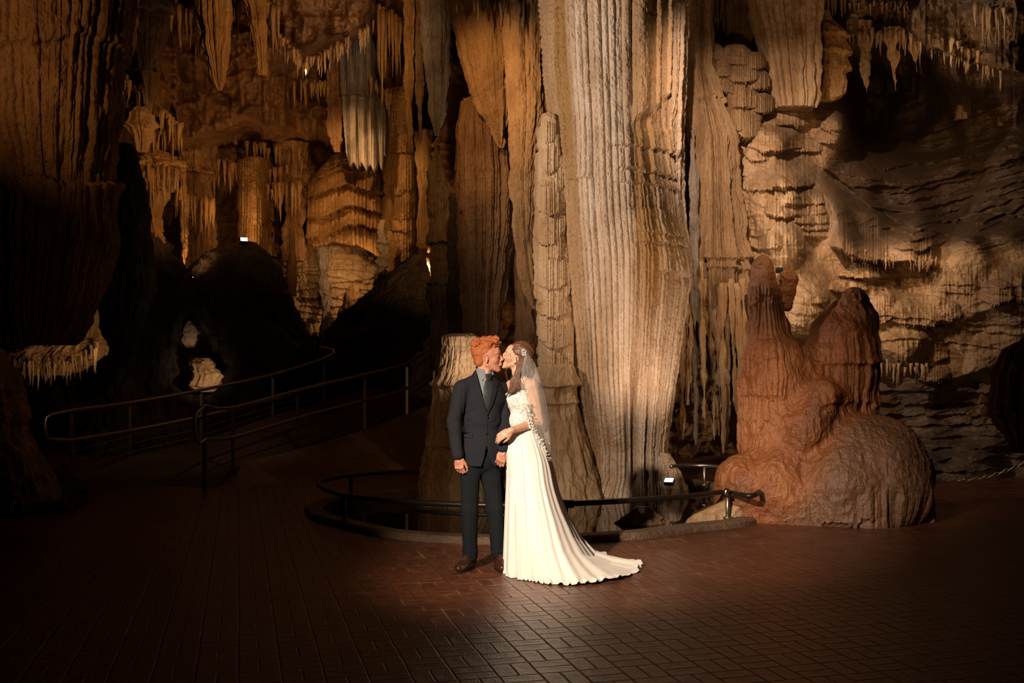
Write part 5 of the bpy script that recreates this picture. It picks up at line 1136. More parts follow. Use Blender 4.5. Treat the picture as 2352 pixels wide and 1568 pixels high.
for i in range(520):     # curls standing out of the top
    t_ = rr_.uniform(-1.6, 1.0); ph = rr_.uniform(-1.2, 1.2)
    base = np.array((.012+.092*math.sin(t_*1.0)*math.cos(ph*.4), .074*math.sin(ph), .085+.055*math.cos(t_)*math.cos(ph)))
    if base[0] > .09 and base[2] < .09: continue
    if base[0] < -.06 and base[2] < .02: continue
    q0 = hl(*base); nn = HR@np.array((base[0]-.01, base[1], base[2]-.03)); nn /= np.linalg.norm(nn); r_ = rr_.uniform(.004, .009); a0 = rr_.uniform(0, 6.3)
    ax1 = np.cross(nn, (0, 1, .3)); ax1 /= np.linalg.norm(ax1); ax2 = np.cross(nn, ax1)
    pts = [q0+nn*(-.004+.016*u/6)+(ax1*math.cos(a0+u*1.0)+ax2*math.sin(a0+u*1.0))*r_*(u/6+.2) for u in range(7)]
    mb.tube(pts, [.0022, .0022, .002, .002, .0018, .0014, .0006], 5)
mb.obj('curls', 'ginger_hair', hair)
def on_face(mbx, L, pts, r): mbx.tube([L(*p) for p in pts], r, 6)
for y in (-1, 1):
    on_face(mb := MB(), HL, [(.095, y*.018, .022), (.095, y*.032, .028), (.084, y*.047, .025)], [.0035, .0048, .0025]); mb.obj('eyebrow', 'ginger_hair', gr)
    on_face(mb := MB(), HL, [(.086, y*.023, .0005), (.088, y*.032, -.003), (.083, y*.043, .000)], .0024); mb.obj('eyelash_line', 'lash_dark', gr)
on_face(mb := MB(), HL, [(.104, -.017, -.0565), (.107, -.006, -.0555), (.107, .006, -.0555), (.104, .017, -.0565)], .0028); mb.obj('lips', 'lip_pink', gr)
# shirt with collar
sh = SDF(pp(1060, 1000, -.2), pp(1165, 836, .2), .0035)
sh.ell(pp(1108, 915, .015), (.148, .108, .17), .03); sh.cone(pp(1112, 856, .012), pp(1111, 880, .02), .066, .078, .03)
sh.clip(lambda x, y, z: (z-pp(0, 851)[2]+.35*(x-pp(1112, 0)[0])+.55*(y-YP-.0))+0*x)
V, Q = sh.mesh(); mesh_obj('shirt', V, Q, 'shirt_cloth', gr)
# jacket
jk = SDF(pp(1012, 1078, -.32), pp(1195, 838, .30), .0038)
def chest(s, g=0):
    s.ell(pp(1107, 912, .02), (.172+g, .128+g, .165), .05); s.ell(pp(1106, 965, .015), (.148+g, .118+g, .15), .05); s.ell(pp(1106, 1030, .01), (.160+g, .128+g, .15), .05)
    s.cone(pp(1106, 1010, .01), pp(1106, 1070, .01), .150, .160, .03, sq=(1, .80, 1))
chest(jk)
jk.cone(pp(1108, 872, .02), SR+np.array((.005, 0, .012)), .062, .058, .04); jk.cone(pp(1112, 872, .03), SL+np.array((-.005, 0, .012)), .062, .055, .04)
jk.cone(pp(1108, 862, .035), pp(1113, 856, .045), .07, .066, .03)
T2 = SDF.__new__(SDF); T2.lo, T2.h, T2.n, T2.F = jk.lo, jk.h, jk.n, jk.F.copy()      # torso alone, used to lay the lapels on
def arm(s):
    s.cone(SR, ER, .066, .056, .012); s.cone(ER, WR+np.array((0, 0, .012)), .056, .044, .01)
    s.cone(SL, EL, .064, .055, .012); s.cone(EL, WL+np.array((0, 0, .015)), .055, .044, .01)
arm(jk)
def opening(x, y, z):
    px = 1176+x/KP; py = HZ+(EYE-z)/KP
    l = 1094+(py-846)*(1119-1094)/(950-846.); r = 1136-(py-856)*(1136-1120)/(950-856.)
    return np.maximum(np.maximum(l-px, px-r), np.maximum(py-950, (y-YP-.03)/KP))*KP
jk.func(pp(1080, 960, -.3), pp(1150, 832, .12), opening, .003, 's')
def vent(x, y, z):
    px = 1176+x/KP; py = HZ+(EYE-z)/KP; t = np.clip((py-1022)/48., 0, 1.2)
    return np.maximum(np.maximum(1119-2-12*t*t-px, px-(1121+16*t*t)), np.maximum(1022-py, (y-YP-.01)/KP))*KP
jk.func(pp(1090, 1085, -.3), pp(1150, 1015, .08), vent, .003, 's')
# cuffs open, hem and neck flat
def cuts(x, y, z):
    hem = (pp(0, 1068)[2]-z)+0*x+0*y
    inr = (x > pp(1064, 0)[0]) & (x < pp(1148, 0)[0])
    return np.where(inr, hem, -1)
jk.clip(cuts)
V, Q = jk.mesh(); V = relax(V, Q, 2)
N = vnormals(V, Q); px = 1176+V[:, 0]/KP; py = HZ+(EYE-V[:, 2])/KP
armw = np.clip(1-sst(1056, 1066, px), 0, 1)+sst(1146, 1154, px)
cr = .0045*ridged(V[:, 0]*9, V[:, 1]*9, V[:, 2]*24+V[:, 0]*14, 2, 8)*armw*np.exp(-((py-985)/40)**2)
tr = .004*vn((px-1119)*.05, (py-957)*.11+(px-1119)*.05, 0, 6)*(1-armw)*np.exp(-((py-960)/40.)**2)
seam = -.003*np.exp(-((px-(1063+(py-870)*.01))/1.6)**2)*sst(868, 885, py)*(py < 1052)
d = cr+tr+seam+.0022*fbm(V[:, 0]*14, V[:, 1]*14, V[:, 2]*9, 2, 3)
V = V+N*d[:, None]
jo = mesh_obj('jacket', V, Q, 'suit_cloth', gr)
def dk(name, poly, off, mat, par, thick=.004, sdf=None, step=.7, fit=3): return decal(name, poly, sdf or T2, YP, off, mat, par, step, thick, fit=fit)
dk('lapel', [(1093, 848), (1088, 862), (1082, 884), (1090, 889), (1087, 893), (1104, 922), (1119, 953), (1120, 948), (1108, 906), (1098, 868)], .010, 'lapel_cloth', jo, .008)
dk('lapel', [(1134, 856), (1141, 866), (1147, 884), (1140, 889), (1143, 894), (1134, 924), (1120, 953), (1119, 948), (1127, 912), (1131, 876)], .012, 'lapel_cloth', jo, .008)
dk('pocket_flap', [(1059, 991), (1088, 992), (1088, 999), (1085, 1004), (1059, 1003)], .006, 'suit_cloth', jo, .005)
dk('pocket_flap', [(1144, 991), (1150, 991), (1150, 1003), (1144, 1003)], .006, 'suit_cloth', jo, .005)
dk('front_edge', [(1118.5, 952), (1120.5, 952), (1120, 1000), (1120, 1028), (1118.5, 1028)], .003, 'lapel_cloth', jo, .004, step=.5)
for bx, by in ((1120, 957), (1119, 993)):
    yb, ok_ = T2.front(np.array([pp(bx, by)[0]]), np.array([pp(bx, by)[2]])); c0 = np.array((pp(bx, by)[0], yb[0]-.006, pp(bx, by)[2]))
    MB().tube([c0, c0-np.array((0, .004, 0))], .0085, 12).obj('button', 'button_horn', jo)
# collar, tie
def T3():
    s = SDF(sh.lo, sh.lo+sh.h*(sh.n-1), sh.h); s.ell(pp(1108, 915, .015), (.148, .108, .17), .03); s.cone(pp(1112, 852, .012), pp(1111, 880, .02), .066, .078, .03); return s
TS = T3()
dk('collar', [(1093, 838), (1099, 846), (1111, 854), (1119, 859), (1115, 867), (1108, 874), (1100, 864), (1094, 852)], .010, 'shirt_cloth', gr, .006, TS)
dk('collar', [(1119, 859), (1128, 852), (1132, 850), (1134, 858), (1131, 870), (1127, 868)], .010, 'shirt_cloth', gr, .006, TS)
tie = dk('tie', [(1119, 864), (1126, 864), (1131, 880), (1131, 900), (1126, 930), (1120, 950), (1116, 946), (1110, 915), (1111, 890), (1116, 872)], .016, 'tie_silk', gr, .010, TS)
dk('tie_knot', [(1115, 858), (1129, 858), (1128, 868), (1126, 873), (1119, 873), (1116, 868)], .024, 'tie_silk', tie, .018, TS, .5)
# trousers
tq = SDF(pp(1045, 1300, -.25), pp(1172, 990, .28), .0038)
tq.ell(pp(1104, 1050, .01), (.146, .105, .13), .03); tq.ell(pp(1106, 1015, .01), (.135, .10, .10), .03)
for h_, k_, a_, off in ((HIPR, KNR, ANR, -.012), (HIPL, KNL, ANL, 0)):
    tq.cone(h_+np.array((-.004+off*.5, 0, .03)), k_+np.array((off, 0, 0)), .082, .064, .018); tq.cone(k_+np.array((off, 0, 0)), a_+np.array((0, 0, -.01)), .064, .053, .02, sq=(1, 1.15, 1))
tq.clip(lambda x, y, z: (z-pp(0, 1002)[2])+0*x+0*y)
tq.clip(lambda x, y, z: (pp(0, 1283)[2]-z-.25*(YP-y))+0*x)
V, Q = tq.mesh(); V = relax(V, Q, 2); N = vnormals(V, Q)
d = .004*ridged(V[:, 0]*7, V[:, 1]*7, V[:, 2]*16+V[:, 0]*10, 2, 4)*np.exp(-((HZ+(EYE-V[:, 2])/KP-1090)/28)**2)+.005*ridged(V[:, 0]*6, V[:, 1]*6, V[:, 2]*26, 2, 7)*np.exp(-((HZ+(EYE-V[:, 2])/KP-1268)/14)**2)+.0025*fbm(V[:, 0]*9, V[:, 1]*9, V[:, 2]*5, 2, 3)
px = 1176+V[:, 0]/KP; py = HZ+(EYE-V[:, 2])/KP
for cxp in (1080, 1143): d += .004*np.exp(-((px-(cxp+(py-1170)*.02))/1.6)**2)*(N[:, 1] < -.3)*sst(1075, 1120, py)
V = V+N*d[:, None]; mesh_obj('trousers', V, Q, 'trouser_cloth', gr)
# shoes
def shoe(heel, toe, label=None):
    heel = np.array(heel, float); toe = np.array(toe, float); d = toe-heel; Ln = np.linalg.norm(d); d /= Ln; a = np.array((d[1], -d[0], 0)); up = np.array((0, 0, 1.)); R = np.stack([d, a, up], 1)
    s = SDF(np.minimum(heel, toe)-.12, np.maximum(heel, toe)+np.array((.12, .12, .2)), .003)
    s.ell(heel+d*Ln*.68+up*.038, (Ln*.36, .048, .036), .01, 'u', R); s.ell(heel+d*Ln*.3+up*.045, (Ln*.30, .038, .045), .03, 'u', R); s.cone(heel+d*Ln*.2+up*.05, heel+d*Ln*.2+up*.105, .042, .046, .03); s.cone(heel+d*Ln*.4+up*.09, heel+d*Ln*.7+up*.045, .03, .03, .03)
    s.ell(heel+d*Ln*.86+up*.032, (Ln*.16, .034, .024), .02, 'u', R)
    s.clip(lambda x, y, z: (.014-z)+0*x+0*y); s.clip(lambda x, y, z: (z-.118)+0*x+0*y)
    V, Q = s.mesh(); V = relax(V, Q, 2); so = mesh_obj('shoe', V, Q, 'brown_leather', gr)
    t_ = np.linspace(0, 2*np.pi, 40, endpoint=False); P = []
    for q in t_:
        u = .5+.5*math.cos(q); wd = (.036+.014*math.sin(np.pi*min(1, u*1.15))**1.0)*math.sin(q); P.append(heel+d*(Ln*(-.02+1.05*u))+a*wd)
    V = [tuple(p+up*.001) for p in P]+[tuple(p+up*.016) for p in P]; F = [tuple(range(39, -1, -1)), tuple(range(40, 80))]+[(i, (i+1) % 40, 40+(i+1) % 40, 40+i) for i in range(40)]
    mesh_obj('sole', np.array(V), F, 'black_sole', so, smooth=False)
    mb = MB()
    for j in range(4):
        c = heel+d*Ln*(.46+.07*j); ix = np.clip(np.round((c-s.lo)/s.h).astype(int), 0, s.n-1); col = s.F[ix[0], ix[1], :] < 0; c[2] = s.lo[2]+s.h*(len(col)-1-np.argmax(col[::-1]))+.003
        mb.tube([c-a*.017-up*.005, c-a*.008, c+up*.001, c+a*.008, c+a*.017-up*.005], .0022, 5)
    mb.obj('laces', 'lace_cord', so)
g0 = lambda px, py: np.array(((px-1176)*(EYE*FPX/(py-HZ))/FPX, EYE*FPX/(py-HZ), 0))
shoe(np.array((ANR[0]+.025, YP+.10, 0)), np.array((ANR[0]-.085, YP-.165, 0)))
shoe(np.array((ANL[0]-.005, YP+.13, 0)), np.array((ANL[0]+.03, YP-.15, 0)))

# ---------------------------------------------------------------- bride
br = thing('person', 'bride in white lace dress and veil with long train, leaning up to kiss', 'person', tuple(pp(1195, 1312, 0)*[1, 1, 0]))
b = SDF(pp(1128, 0, -.34)*[1, 1, 0]+[0, 0, .5], pp(1272, 780, .30), .0032)
bc = pp(1187, 822, .015); BR = eul(math.radians(180-5), math.radians(21), math.radians(-4))
BL = head(b, bc, BR, .97, True)
b.cone(pp(1190, 835, .01), pp(1194, 872, .0), .047, .050, .02); b.cone(pp(1180, 846, -.01), pp(1184, 872, -.03), .018, .014, .02)
SN, EN, WN = pp(1222, 884, -.04), pp(1238, 968, -.03), pp(1174, 985, -.20)
SF, EF, WF = pp(1174, 886, .11), pp(1168, 970, .10), pp(1158, 1022, -.10)
b.ell(pp(1199, 892, .02), (.085, .10, .06), .04); b.ell(pp(1196, 925, .015), (.092, .095, .09), .04); b.ell(pp(1197, 965, .01), (.082, .085, .09), .04); b.ell(pp(1200, 1020, .02), (.10, .11, .13), .05)
b.ell(pp(1180, 918, -.03), (.042, .05, .045), .03); b.ell(pp(1178, 918, .06), (.042, .05, .045), .03)
b.cone(pp(1196, 878, .0), SN, .042, .046, .03); b.cone(pp(1192, 878, .03), SF, .042, .04, .03)
b.cone(SN, EN, .050, .040, .02); b.cone(EN, WN, .040, .024, .012); b.cone(SF, EF, .042, .036, .02); b.cone(EF, WF, .034, .022, .012)
b.cone(pp(1190, 1050, .02), pp(1190, 1180, .02), .08, .05, .03); b.cone(pp(1208, 1050, .02), pp(1208, 1180, .02), .08, .05, .03)
hand(b, WN, (-.85, -.10, -.45), (-.1, -.95, .35), ((.25, .5, .4), (.3, .5, .4), (.35, .6, .4), (.4, .6, .5)), .88, -1, thumb=(.7, .45, -.3))
hand(b, WF, (-.35, -.1, -1), (-.6, -.6, .2), ((.5, .9, .7), (.6, 1.0, .7), (.6, 1.0, .7), (.7, 1.0, .7)), .86, 1, thumb=(.7, .5, -.4))
BF = b.F.copy()
V, Q = b.mesh(); V = relax(V, Q, 1, .4)
mesh_obj('body', V, Q, 'skin_bride', br)
for y in (-1, 1):
    on_face(mb := MB(), BL, [(.094, y*.018, .024), (.094, y*.030, .029), (.084, y*.044, .027)], [.0016, .0022, .001]); mb.obj('eyebrow', 'brown_hair', br)
    on_face(mb := MB(), BL, [(.086, y*.023, .0005), (.089, y*.032, -.004), (.083, y*.042, .000)], .0015); mb.obj('eyelash_line', 'lash_dark', br)
on_face(mb := MB(), BL, [(.107, -.016, -.0555), (.110, -.006, -.054), (.110, .006, -.054), (.107, .016, -.0555)], .0038); mb.obj('lips', 'lip_pink', br)
# bodice
bd = SDF.__new__(SDF); bd.lo, bd.h, bd.n = b.lo, b.h, b.n
bd.F = np.full(tuple(b.n), .5, np.float32)
bd.ell(pp(1199, 896, .02), (.088, .102, .06), .04); bd.ell(pp(1196, 925, .015), (.097, .100, .09), .04); bd.ell(pp(1197, 965, .01), (.088, .092, .09), .04); bd.ell(pp(1199, 1000, .015), (.092, .10, .07), .04)
bd.ell(pp(1180, 918, -.03), (.047, .055, .048), .03); bd.ell(pp(1178, 918, .06), (.047, .055, .048), .03)
def neck(x, y, z):
    px = 1176+x/KP; py = HZ+(EYE-z)/KP
    v_ = np.where(px < 1176, 897+(1176-px)*.3, np.maximum(897-(px-1176)*1.35, 870+(px-1196)*.9))
    v_ = v_+np.where(y > YP+.03, 8, 0)
    return (v_-py)*KP
bd.clip(neck); bd.clip(lambda x, y, z: (pp(0, 988)[2]-z)+0*x+0*y)
V, Q = bd.mesh(); V = relax(V, Q, 1); N = vnormals(V, Q)
V = V+N*(.0035*np.clip(ridged(V[:, 0]*30, V[:, 1]*30, V[:, 2]*30, 2, 5), -.2, 1.5))[:, None]
m, nt, p_ = newmat('lace_bodice'); g = nt.nodes.new('ShaderNodeTexCoord').outputs['Object']
vo = nt.nodes.new('ShaderNodeTexVoronoi'); vo.inputs['Scale'].default_value = 70; vo.feature = 'DISTANCE_TO_EDGE'; nt.links.new(g, vo.inputs['Vector'])
r = ramp(nt, [(.0, (.90, .84, .76)), (.06, (.86, .79, .70)), (.16, (.60, .46, .37))]); nt.links.new(math_(nt, 'MULTIPLY', vo.outputs['Distance'], math_(nt, 'MULTIPLY_ADD', noise(nt, g, 22, 3), 1.6, -.35)), r.inputs[0]); nt.links.new(r.outputs[0], p_.inputs['Base Color']); p_.inputs['Roughness'].default_value = .75
bp = nt.nodes.new('ShaderNodeBump'); bp.inputs['Strength'].default_value = .6; bp.inputs['Distance'].default_value = .004; nt.links.new(r.outputs[0], bp.inputs['Height']); nt.links.new(bp.outputs[0], p_.inputs['Normal'])
bo = mesh_obj('bodice', V, Q, 'lace_bodice', br)
def flower(mbx, c, r, nrm=(0, -1, 0), rnd=random):
    c = Vector(c); n_ = Vector(nrm).normalized(); a = n_.orthogonal().normalized(); b2 = n_.cross(a); k = rnd.choice((4, 5, 5)); a0 = rnd.uniform(0, 6)
    for i in range(k):
        t = a0+2*math.pi*i/k; dd = a*math.cos(t)+b2*math.sin(t); e_ = n_.cross(dd); c1 = c+n_*.0015
        mbx.add(([tuple(c1), tuple(c1+dd*r*.5+e_*r*.28), tuple(c1+dd*r+n_*.001), tuple(c1+dd*r*.5-e_*r*.28), tuple(c1-n_*.002)], [(0, 1, 2, 3), (4, 1, 0), (4, 2, 1), (4, 3, 2), (4, 0, 3)]))
rf = random.Random(8); mb = MB()
for i in range(380):
    px = rf.uniform(1163, 1222); py = rf.uniform(872, 984); yb, ok_ = bd.front(np.array([pp(px, py)[0]]), np.array([pp(px, py)[2]]))
    if ok_[0]: flower(mb, (pp(px, py)[0], yb[0]-.004, pp(px, py)[2]), rf.uniform(.0035, .0075), (rf.uniform(-.3, .3), -1, rf.uniform(-.3, .3)), rf)
for i in range(40):      # scalloped flowers along the neckline and back edge
    f = i/39.; q = [(1163, 905), (1174, 897), (1182, 886), (1196, 870), (1204, 890), (1210, 915), (1213, 945)]; s_ = spline(q, 40)[i]
    yb, ok_ = bd.front(np.array([pp(s_[0], s_[1]+3)[0]]), np.array([pp(s_[0], s_[1]+3)[2]]))
    flower(mb, (pp(s_[0], s_[1])[0], (yb[0] if ok_[0] else YP-.08)-.004, pp(s_[0], s_[1])[2]), .010, (rf.uniform(-.4, .4), -1, rf.uniform(-.3, .3)), rf)
mb.obj('lace_flowers', 'lace_thread', bo)
mb = MB(); mb.tube([pp(1196, 872, -.085), pp(1200, 858, -.03), pp(1203, 862, .04)], .003, 6); mb.obj('strap', 'lace_thread', bo)
# skirt and train
m, nt, p_ = newmat('chiffon'); p_.inputs['Base Color'].default_value = (.86, .77, .67, 1); p_.inputs['Roughness'].default_value = .75; p_.inputs['Sheen Weight'].default_value = .3
g = nt.nodes.new('ShaderNodeTexCoord').outputs['Object']; bp = nt.nodes.new('ShaderNodeBump'); bp.inputs['Strength'].default_value = .2; bp.inputs['Distance'].default_value = .004; nt.links.new(noise(nt, g, 60, 3, .6, (1, 1, .1)), bp.inputs['Height']); nt.links.new(bp.outputs[0], p_.inputs['Normal'])
nth, nv = 720, 260
hem = [(-95, 1158, 7.60), (-60, 1160, 7.42), (-40, 1170, 7.27), (-20, 1195, 7.20), (0, 1225, 7.12), (18, 1262, 7.03), (35, 1320, 7.00), (50, 1385, 7.10), (62, 1440, 7.28), (74, 1476, 7.52), (90, 1468, 7.72), (105, 1430, 7.92), (125, 1380, 8.04), (150, 1330, 8.04), (180, 1270, 8.0), (215, 1215, 7.9), (250, 1168, 7.78), (265, 1158, 7.60)]
# angle measured from straight towards the camera, growing to the right
A_ = np.array([q[0] for q in hem], float); HX = (np.array([q[1] for q in hem])-1176)*KP*np.array([q[2] for q in hem])/7.6; HY = np.array([q[2] for q in hem])
A_ = A_+0.; th = np.linspace(-95, 265, nth, endpoint=False)
def cyc(v):
    vv = np.interp(th, A_, v); k = 21; ker = np.hanning(k+2)[1:-1]; ker /= ker.sum(); return np.convolve(np.concatenate([vv[-k:], vv, vv[:k]]), ker, 'same')[k:-k]
hx, hy = cyc(HX), cyc(HY)
W0 = pp(1198, 986, .0); rad = np.radians(th)
tw = np.clip(((hx-W0[0])/1.0), 0, 1)**.8      # how much of a train runs this way
v = np.linspace(0, 1, nv)[:, None]
wx = W0[0]+.098*np.sin(rad)[None]; wy = YP+.005-.100*np.cos(rad)[None]
# straight fall and sweeping fall
fa = v; fb2 = np.interp(v, [0, .12, .25, .4, .55, .7, .82, .91, 1], [0, .11, .20, .30, .42, .55, .72, .86, 1])
za = W0[2]*(1-v); zb = W0[2]*np.interp(v, [0, .12, .25, .4, .55, .7, .82, .91, 1], [1, .76, .55, .36, .20, .085, .035, .018, .006])
hip = .035*np.exp(-((v-.12)/.12)**2)
ha = np.interp(v, [0, .15, .5, 1], [0, .22, .60, 1])
f = ha*(1-tw[None])+fb2*tw[None]; z = za*(1-tw[None])+zb*tw[None]
Xs = wx+(hx[None]-wx)*f+hip*np.sin(rad)[None]; Ys = wy+(hy[None]-wy)*f-hip*np.cos(rad)[None]
# folds run from the waist to the hem
TT = th[None]+0*v
ph = TT/360*2*np.pi
def crease(n, p0, wv, w_):
    q = n*ph/(2*np.pi)+p0+wv; q = q-np.floor(q); return 1-2*np.exp(-((q-.5)/w_)**2)
fold = .75*crease(7, .2, .35*np.sin(3*ph+1)+.12*v, .20)+.35*crease(13, .6, .5*np.sin(2*ph+2)-.10*v, .22)+.22*np.sin(41*ph+.4+v)+.2*np.sin(29*ph+2*np.sin(4*ph))
amp = .006+.030*v**1.1
dist_ = np.hypot(hx-W0[0], hy-YP)[None]
amp = amp*(.6+.5*dist_)*(.55+.45*sst(0, 40, TT)+.0)
# sideways across the radial direction and outward
rx, ry = (hx-W0[0])[None]/dist_, (hy-YP)[None]/dist_
slit = -.030*np.exp(-((TT+27.5)/1.6)**2)*sst(.35, .6, v)
out = fold*amp*(1-.5*tw[None]*v)+slit
Xs = Xs+rx*out; Ys = Ys+ry*out
lift = np.abs(fold)*.5*amp*tw[None]*sst(.5, .9, v)*1.5
ruf = .016*sst(.93, 1, v)*np.maximum(0, np.sin(64*ph+2*np.sin(9*ph)))*sst(-40, 0, TT)*(1-sst(150, 200, TT))
z = z+lift+ruf; Xs = Xs+rx*.010*sst(.95, 1, v)*np.sin(37*ph+3*np.sin(5*ph)); Ys = Ys+ry*.014*sst(.95, 1, v)*np.sin(37*ph+3*np.sin(5*ph))
z = np.maximum(z, .006)
V = np.stack([Xs, Ys, z], -1).reshape(-1, 3); F = gridfaces(nv, nth, True)
sk = mesh_obj('skirt', V, F, 'chiffon', br)
sm_ = sk.modifiers.new('thickness', 'SOLIDIFY'); sm_.thickness = .003; sm_.offset = -1
MB().tube([tuple(q) for q in np.stack([wx[0]*1.0, wy[0], np.full(nth, W0[2]+.002)], -1)[::12]]+[(wx[0, 0], wy[0, 0], W0[2]+.002)], .006, 6).obj('waistband', 'chiffon', sk)
# hair
h = SDF(bc-np.array((.15, .13, .14)), bc+np.array((.15, .13, .17)), .0030)
def bl(x, y, z_): return bc+BR @ (np.array((x, y, z_))*.97)
h.ell(bl(-.022, 0, .048), (.102, .083, .092), .01, 'u', BR); h.ell(bl(-.075, 0, .02), (.045, .06, .06), .02, 'u', BR)
Xg, Yg_, Zg = np.meshgrid(*[h.lo[i]+h.h*np.arange(h.n[i]) for i in range(3)], indexing='ij')
P3 = (np.stack([Xg, Yg_, Zg], -1)-bc)@BR/.97; lx, ly, lz = P3[..., 0], P3[..., 1], P3[..., 2]
line = np.where(lz > .02, .030+(lz-.02)*.65, -.004)
ear = .028-np.sqrt((lx)**2+((lz+.010)*.8)**2); ear = np.where(np.abs(ly) > .05, ear, -1)
h.F = np.maximum.reduce([h.F, (lx-line).astype(np.float32)*.8, ear.astype(np.float32), (-(lz+.05)).astype(np.float32)])
V, Q = h.mesh(); V = relax(V, Q, 1); N = vnormals(V, Q); pl = (V-bc)@BR
aa = np.arctan2(pl[:, 2]-.035, np.abs(pl[:, 1])+.02); V = V+N*(.0016*np.sin(aa*26+pl[:, 0]*14+2.5*vn(pl[:, 0]*14, pl[:, 1]*14, pl[:, 2]*14, 2))+.0022*np.sin(aa*11-pl[:, 0]*22))[:, None]
bh = mesh_obj('hair', V, Q, 'brown_hair', br)
mb = MB(); rh = random.Random(11)
for i in range(330):      # long wavy locks over the near shoulder and down the back
    near = rh.random() < .72; f = rh.random()
    if near:
        s0 = bl(-.085+.085*f, .068+rh.uniform(-.006, .010), .00+rh.uniform(-.02, .055)*(1-f*.8)); e0 = pp(1164+38*(1-f)**.8*rh.uniform(.85, 1.1), 906-22*(1-f)*rh.uniform(.5, 1.3), -.098+rh.uniform(-.010, .006))
        m1 = pp(1198-10*f+rh.uniform(-3, 3), 846+rh.uniform(-3, 3), -.072-.012*rh.random()); m2 = pp(1191-14*f+rh.uniform(-3, 3), 874+rh.uniform(-3, 3), -.088-.012*rh.random())
        pts = [s0, m1, m2, e0]
    else:
        s0 = bl(-.10+rh.uniform(0, .03), rh.uniform(-.06, .06), rh.uniform(-.01, .05)); yd = rh.uniform(-.03, .09)
        e0 = pp(rh.uniform(1200, 1222), rh.uniform(862, 884), .10+yd*.3); pts = [s0, pp(1214+rh.uniform(-4, 3), 842, yd), pp(1213+rh.uniform(-4, 4), 862, .09+yd*.2), e0]
    ph = rh.uniform(0, 6); P = spline([np.array(q) for q in pts], 18)
    for j in range(18): P[j, 0] += .0055*math.sin(ph+j*.8)*(j/17); P[j, 1] += .003*math.cos(ph+j*.8)*(j/17)
    rr0 = .0036*rh.uniform(.7, 1.2)
    mb.tube(P, [rr0*(1-.8*(j/17)**3) for j in range(18)], 5)
for i in range(60):       # strands combed back over the ear towards the comb
    f = i/59.; s0 = bl(.050-.02*f, .050+.018*f, .085-.070*f); m1 = bl(.0, .080, .080-.045*f); e0 = bl(-.055, .082, .045-.01*f)
    P = spline([np.array(q) for q in (s0, m1, e0)], 12)
    mb.tube(P, [.0022]*11+[.001], 5)
for pts in ([bl(.046, .060, .045), bl(.050, .068, .005), pp(1175, 848, -.072), pp(1175, 860, -.078), pp(1172, 872, -.084), pp(1177, 882, -.088)], [bl(.062, .050, .03), bl(.070, .060, -.02), pp(1162, 846, -.06), pp(1161, 860, -.065), pp(1166, 874, -.07)], [bl(.055, .056, .04), bl(.060, .064, 0), pp(1166, 840, -.07), pp(1163, 856, -.072), pp(1166, 868, -.08), pp(1164, 880, -.085)]):
    P = spline([np.array(q) for q in pts], 20); mb.tube(P, [.0009]*19+[.0004], 5)
mb.obj('locks', 'brown_hair', bh)
mb = MB()
for i in range(26):
    c = pp(rh.uniform(1198, 1209), rh.uniform(802, 818)); c[1] = bl(-.06, .083, .05)[1]-.006
    if i % 2: flower(mb, c, rh.uniform(.006, .010), (rh.uniform(-.3, .3), -1, .2), rh)
    else: mb.tube([c, c+np.array((0, -.004, 0))], .003, 8)
mb.obj('hair_comb', 'pearl', br)
# veil
m, nt, p_ = newmat('tulle'); m.surface_render_method = 'BLENDED' if hasattr(m, 'surface_render_method') else None
p_.inputs['Base Color'].default_value = (.85, .76, .68, 1); p_.inputs['Roughness'].default_value = .8
tr_ = nt.nodes.new('ShaderNodeBsdfTransparent'); mx = nt.nodes.new('ShaderNodeMixShader')
g = nt.nodes.new('ShaderNodeTexCoord').outputs['Object']; st = noise(nt, g, 55, 2, .6, (1, 1, .04))
lw = nt.nodes.new('ShaderNodeLayerWeight'); lw.inputs[0].default_value = .35
fac = math_(nt, 'ADD', math_(nt, 'MULTIPLY', lw.outputs['Facing'], .45), math_(nt, 'MULTIPLY_ADD', st, .42, -.04), clamp=True)
nt.links.new(fac, mx.inputs[0]); nt.links.new(tr_.outputs[0], mx.inputs[1]); nt.links.new(p_.outputs[0], mx.inputs[2]); nt.links.new(mx.outputs[0], nt.nodes['Material Output'].inputs['Surface'])
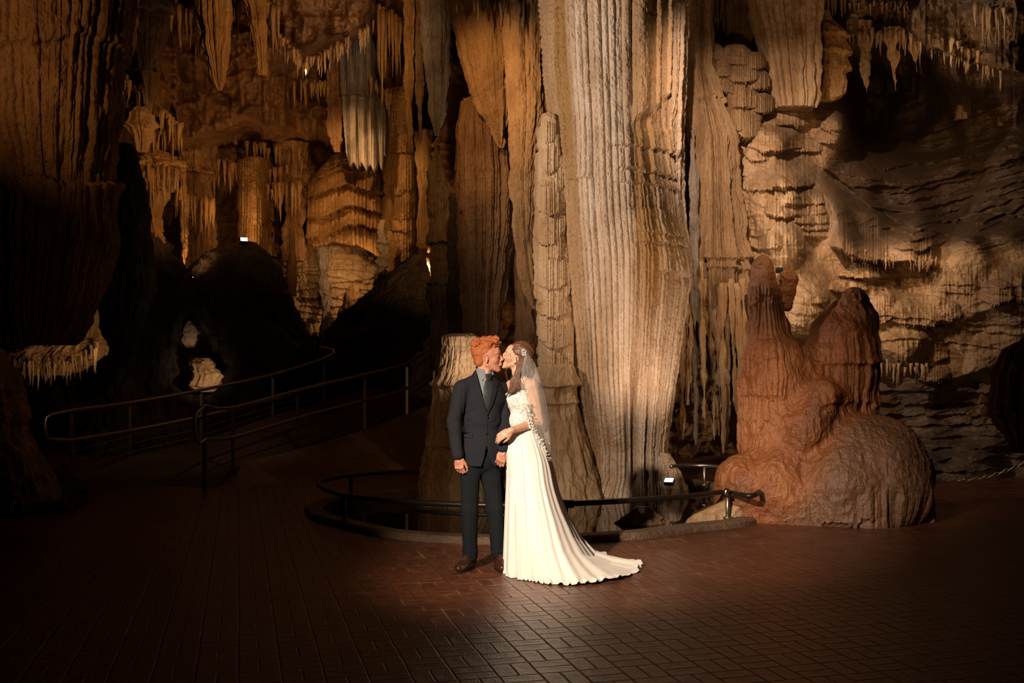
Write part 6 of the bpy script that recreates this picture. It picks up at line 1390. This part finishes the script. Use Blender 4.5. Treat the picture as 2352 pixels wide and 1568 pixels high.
# near edge comes down over the arm, far edge hangs behind the back
# rows: (row, near-edge column & depth, back fold column & depth, far edge)
rowsV = [(803, (1206, -.085), (1214, -.02), (1212, .07)), (820, (1203, -.10), (1222, -.02), (1216, .09)), (850, (1198, -.125), (1233, -.03), (1222, .11)), (880, (1195, -.13), (1241, -.04), (1228, .12)), (910, (1200, -.14), (1249, -.05), (1232, .13)), (940, (1206, -.15), (1254, -.05), (1238, .13)), (965, (1210, -.15), (1258, -.05), (1242, .13)), (1000, (1228, -.15), (1261, -.05), (1246, .12)), (1030, (1244, -.12), (1263, -.06), (1252, .08)), (1056, (1257, -.08), (1264, -.06), (1260, .02))]
nu, nv2 = 120, 120; rv = np.array([[q[0]]+list(q[1])+list(q[2])+list(q[3]) for q in rowsV]); RVS = spline(rv, nv2); V = []
for j in range(nv2):
    q = RVS[j]; Pn, Pb, Pf = pp(q[1], q[0], q[2]), pp(q[3], q[0], q[4]), pp(q[5], q[0], q[6])
    for i in range(nu):
        u = i/(nu-1); c = Pn*(1-u)**2+2*u*(1-u)*(Pb*2-(Pn+Pf)/2)+Pf*u*u
        a = .004+.010*j/nv2; c = c+np.array((.4, .5, 0))*a*(math.sin(u*34+.6*math.sin(j*.03))+.5*math.sin(u*61+1))
        V.append(c)
ve = mesh_obj('veil', np.array(V), gridfaces(nv2, nu), 'tulle', br)
mb = MB(); VV = np.array(V).reshape(nv2, nu, 3)
for j in range(58, nv2):
    for k in range(3):
        wdt = max(3, int(13 if j < 95 else 34)); i = min(nu-1, int(abs(rf.gauss(0, .38))*wdt)); c = VV[j, i]+np.array((rf.uniform(-.004, .004), -.004, rf.uniform(-.006, .006)))
        flower(mb, c, rf.uniform(.007, .013), (rf.uniform(-.4, .4), -1, rf.uniform(-.3, .3)), rf)
mb.obj('lace_trim', 'lace_thread', ve)
c = pp(1150, 1003, -.245); mb = MB(); mb.tube([c+np.array((-.006*math.cos(t), -.001, .003*math.sin(t))) for t in np.linspace(0, 6.0, 12)], .0011, 5); mb.obj('ring', 'gold_ring', br)
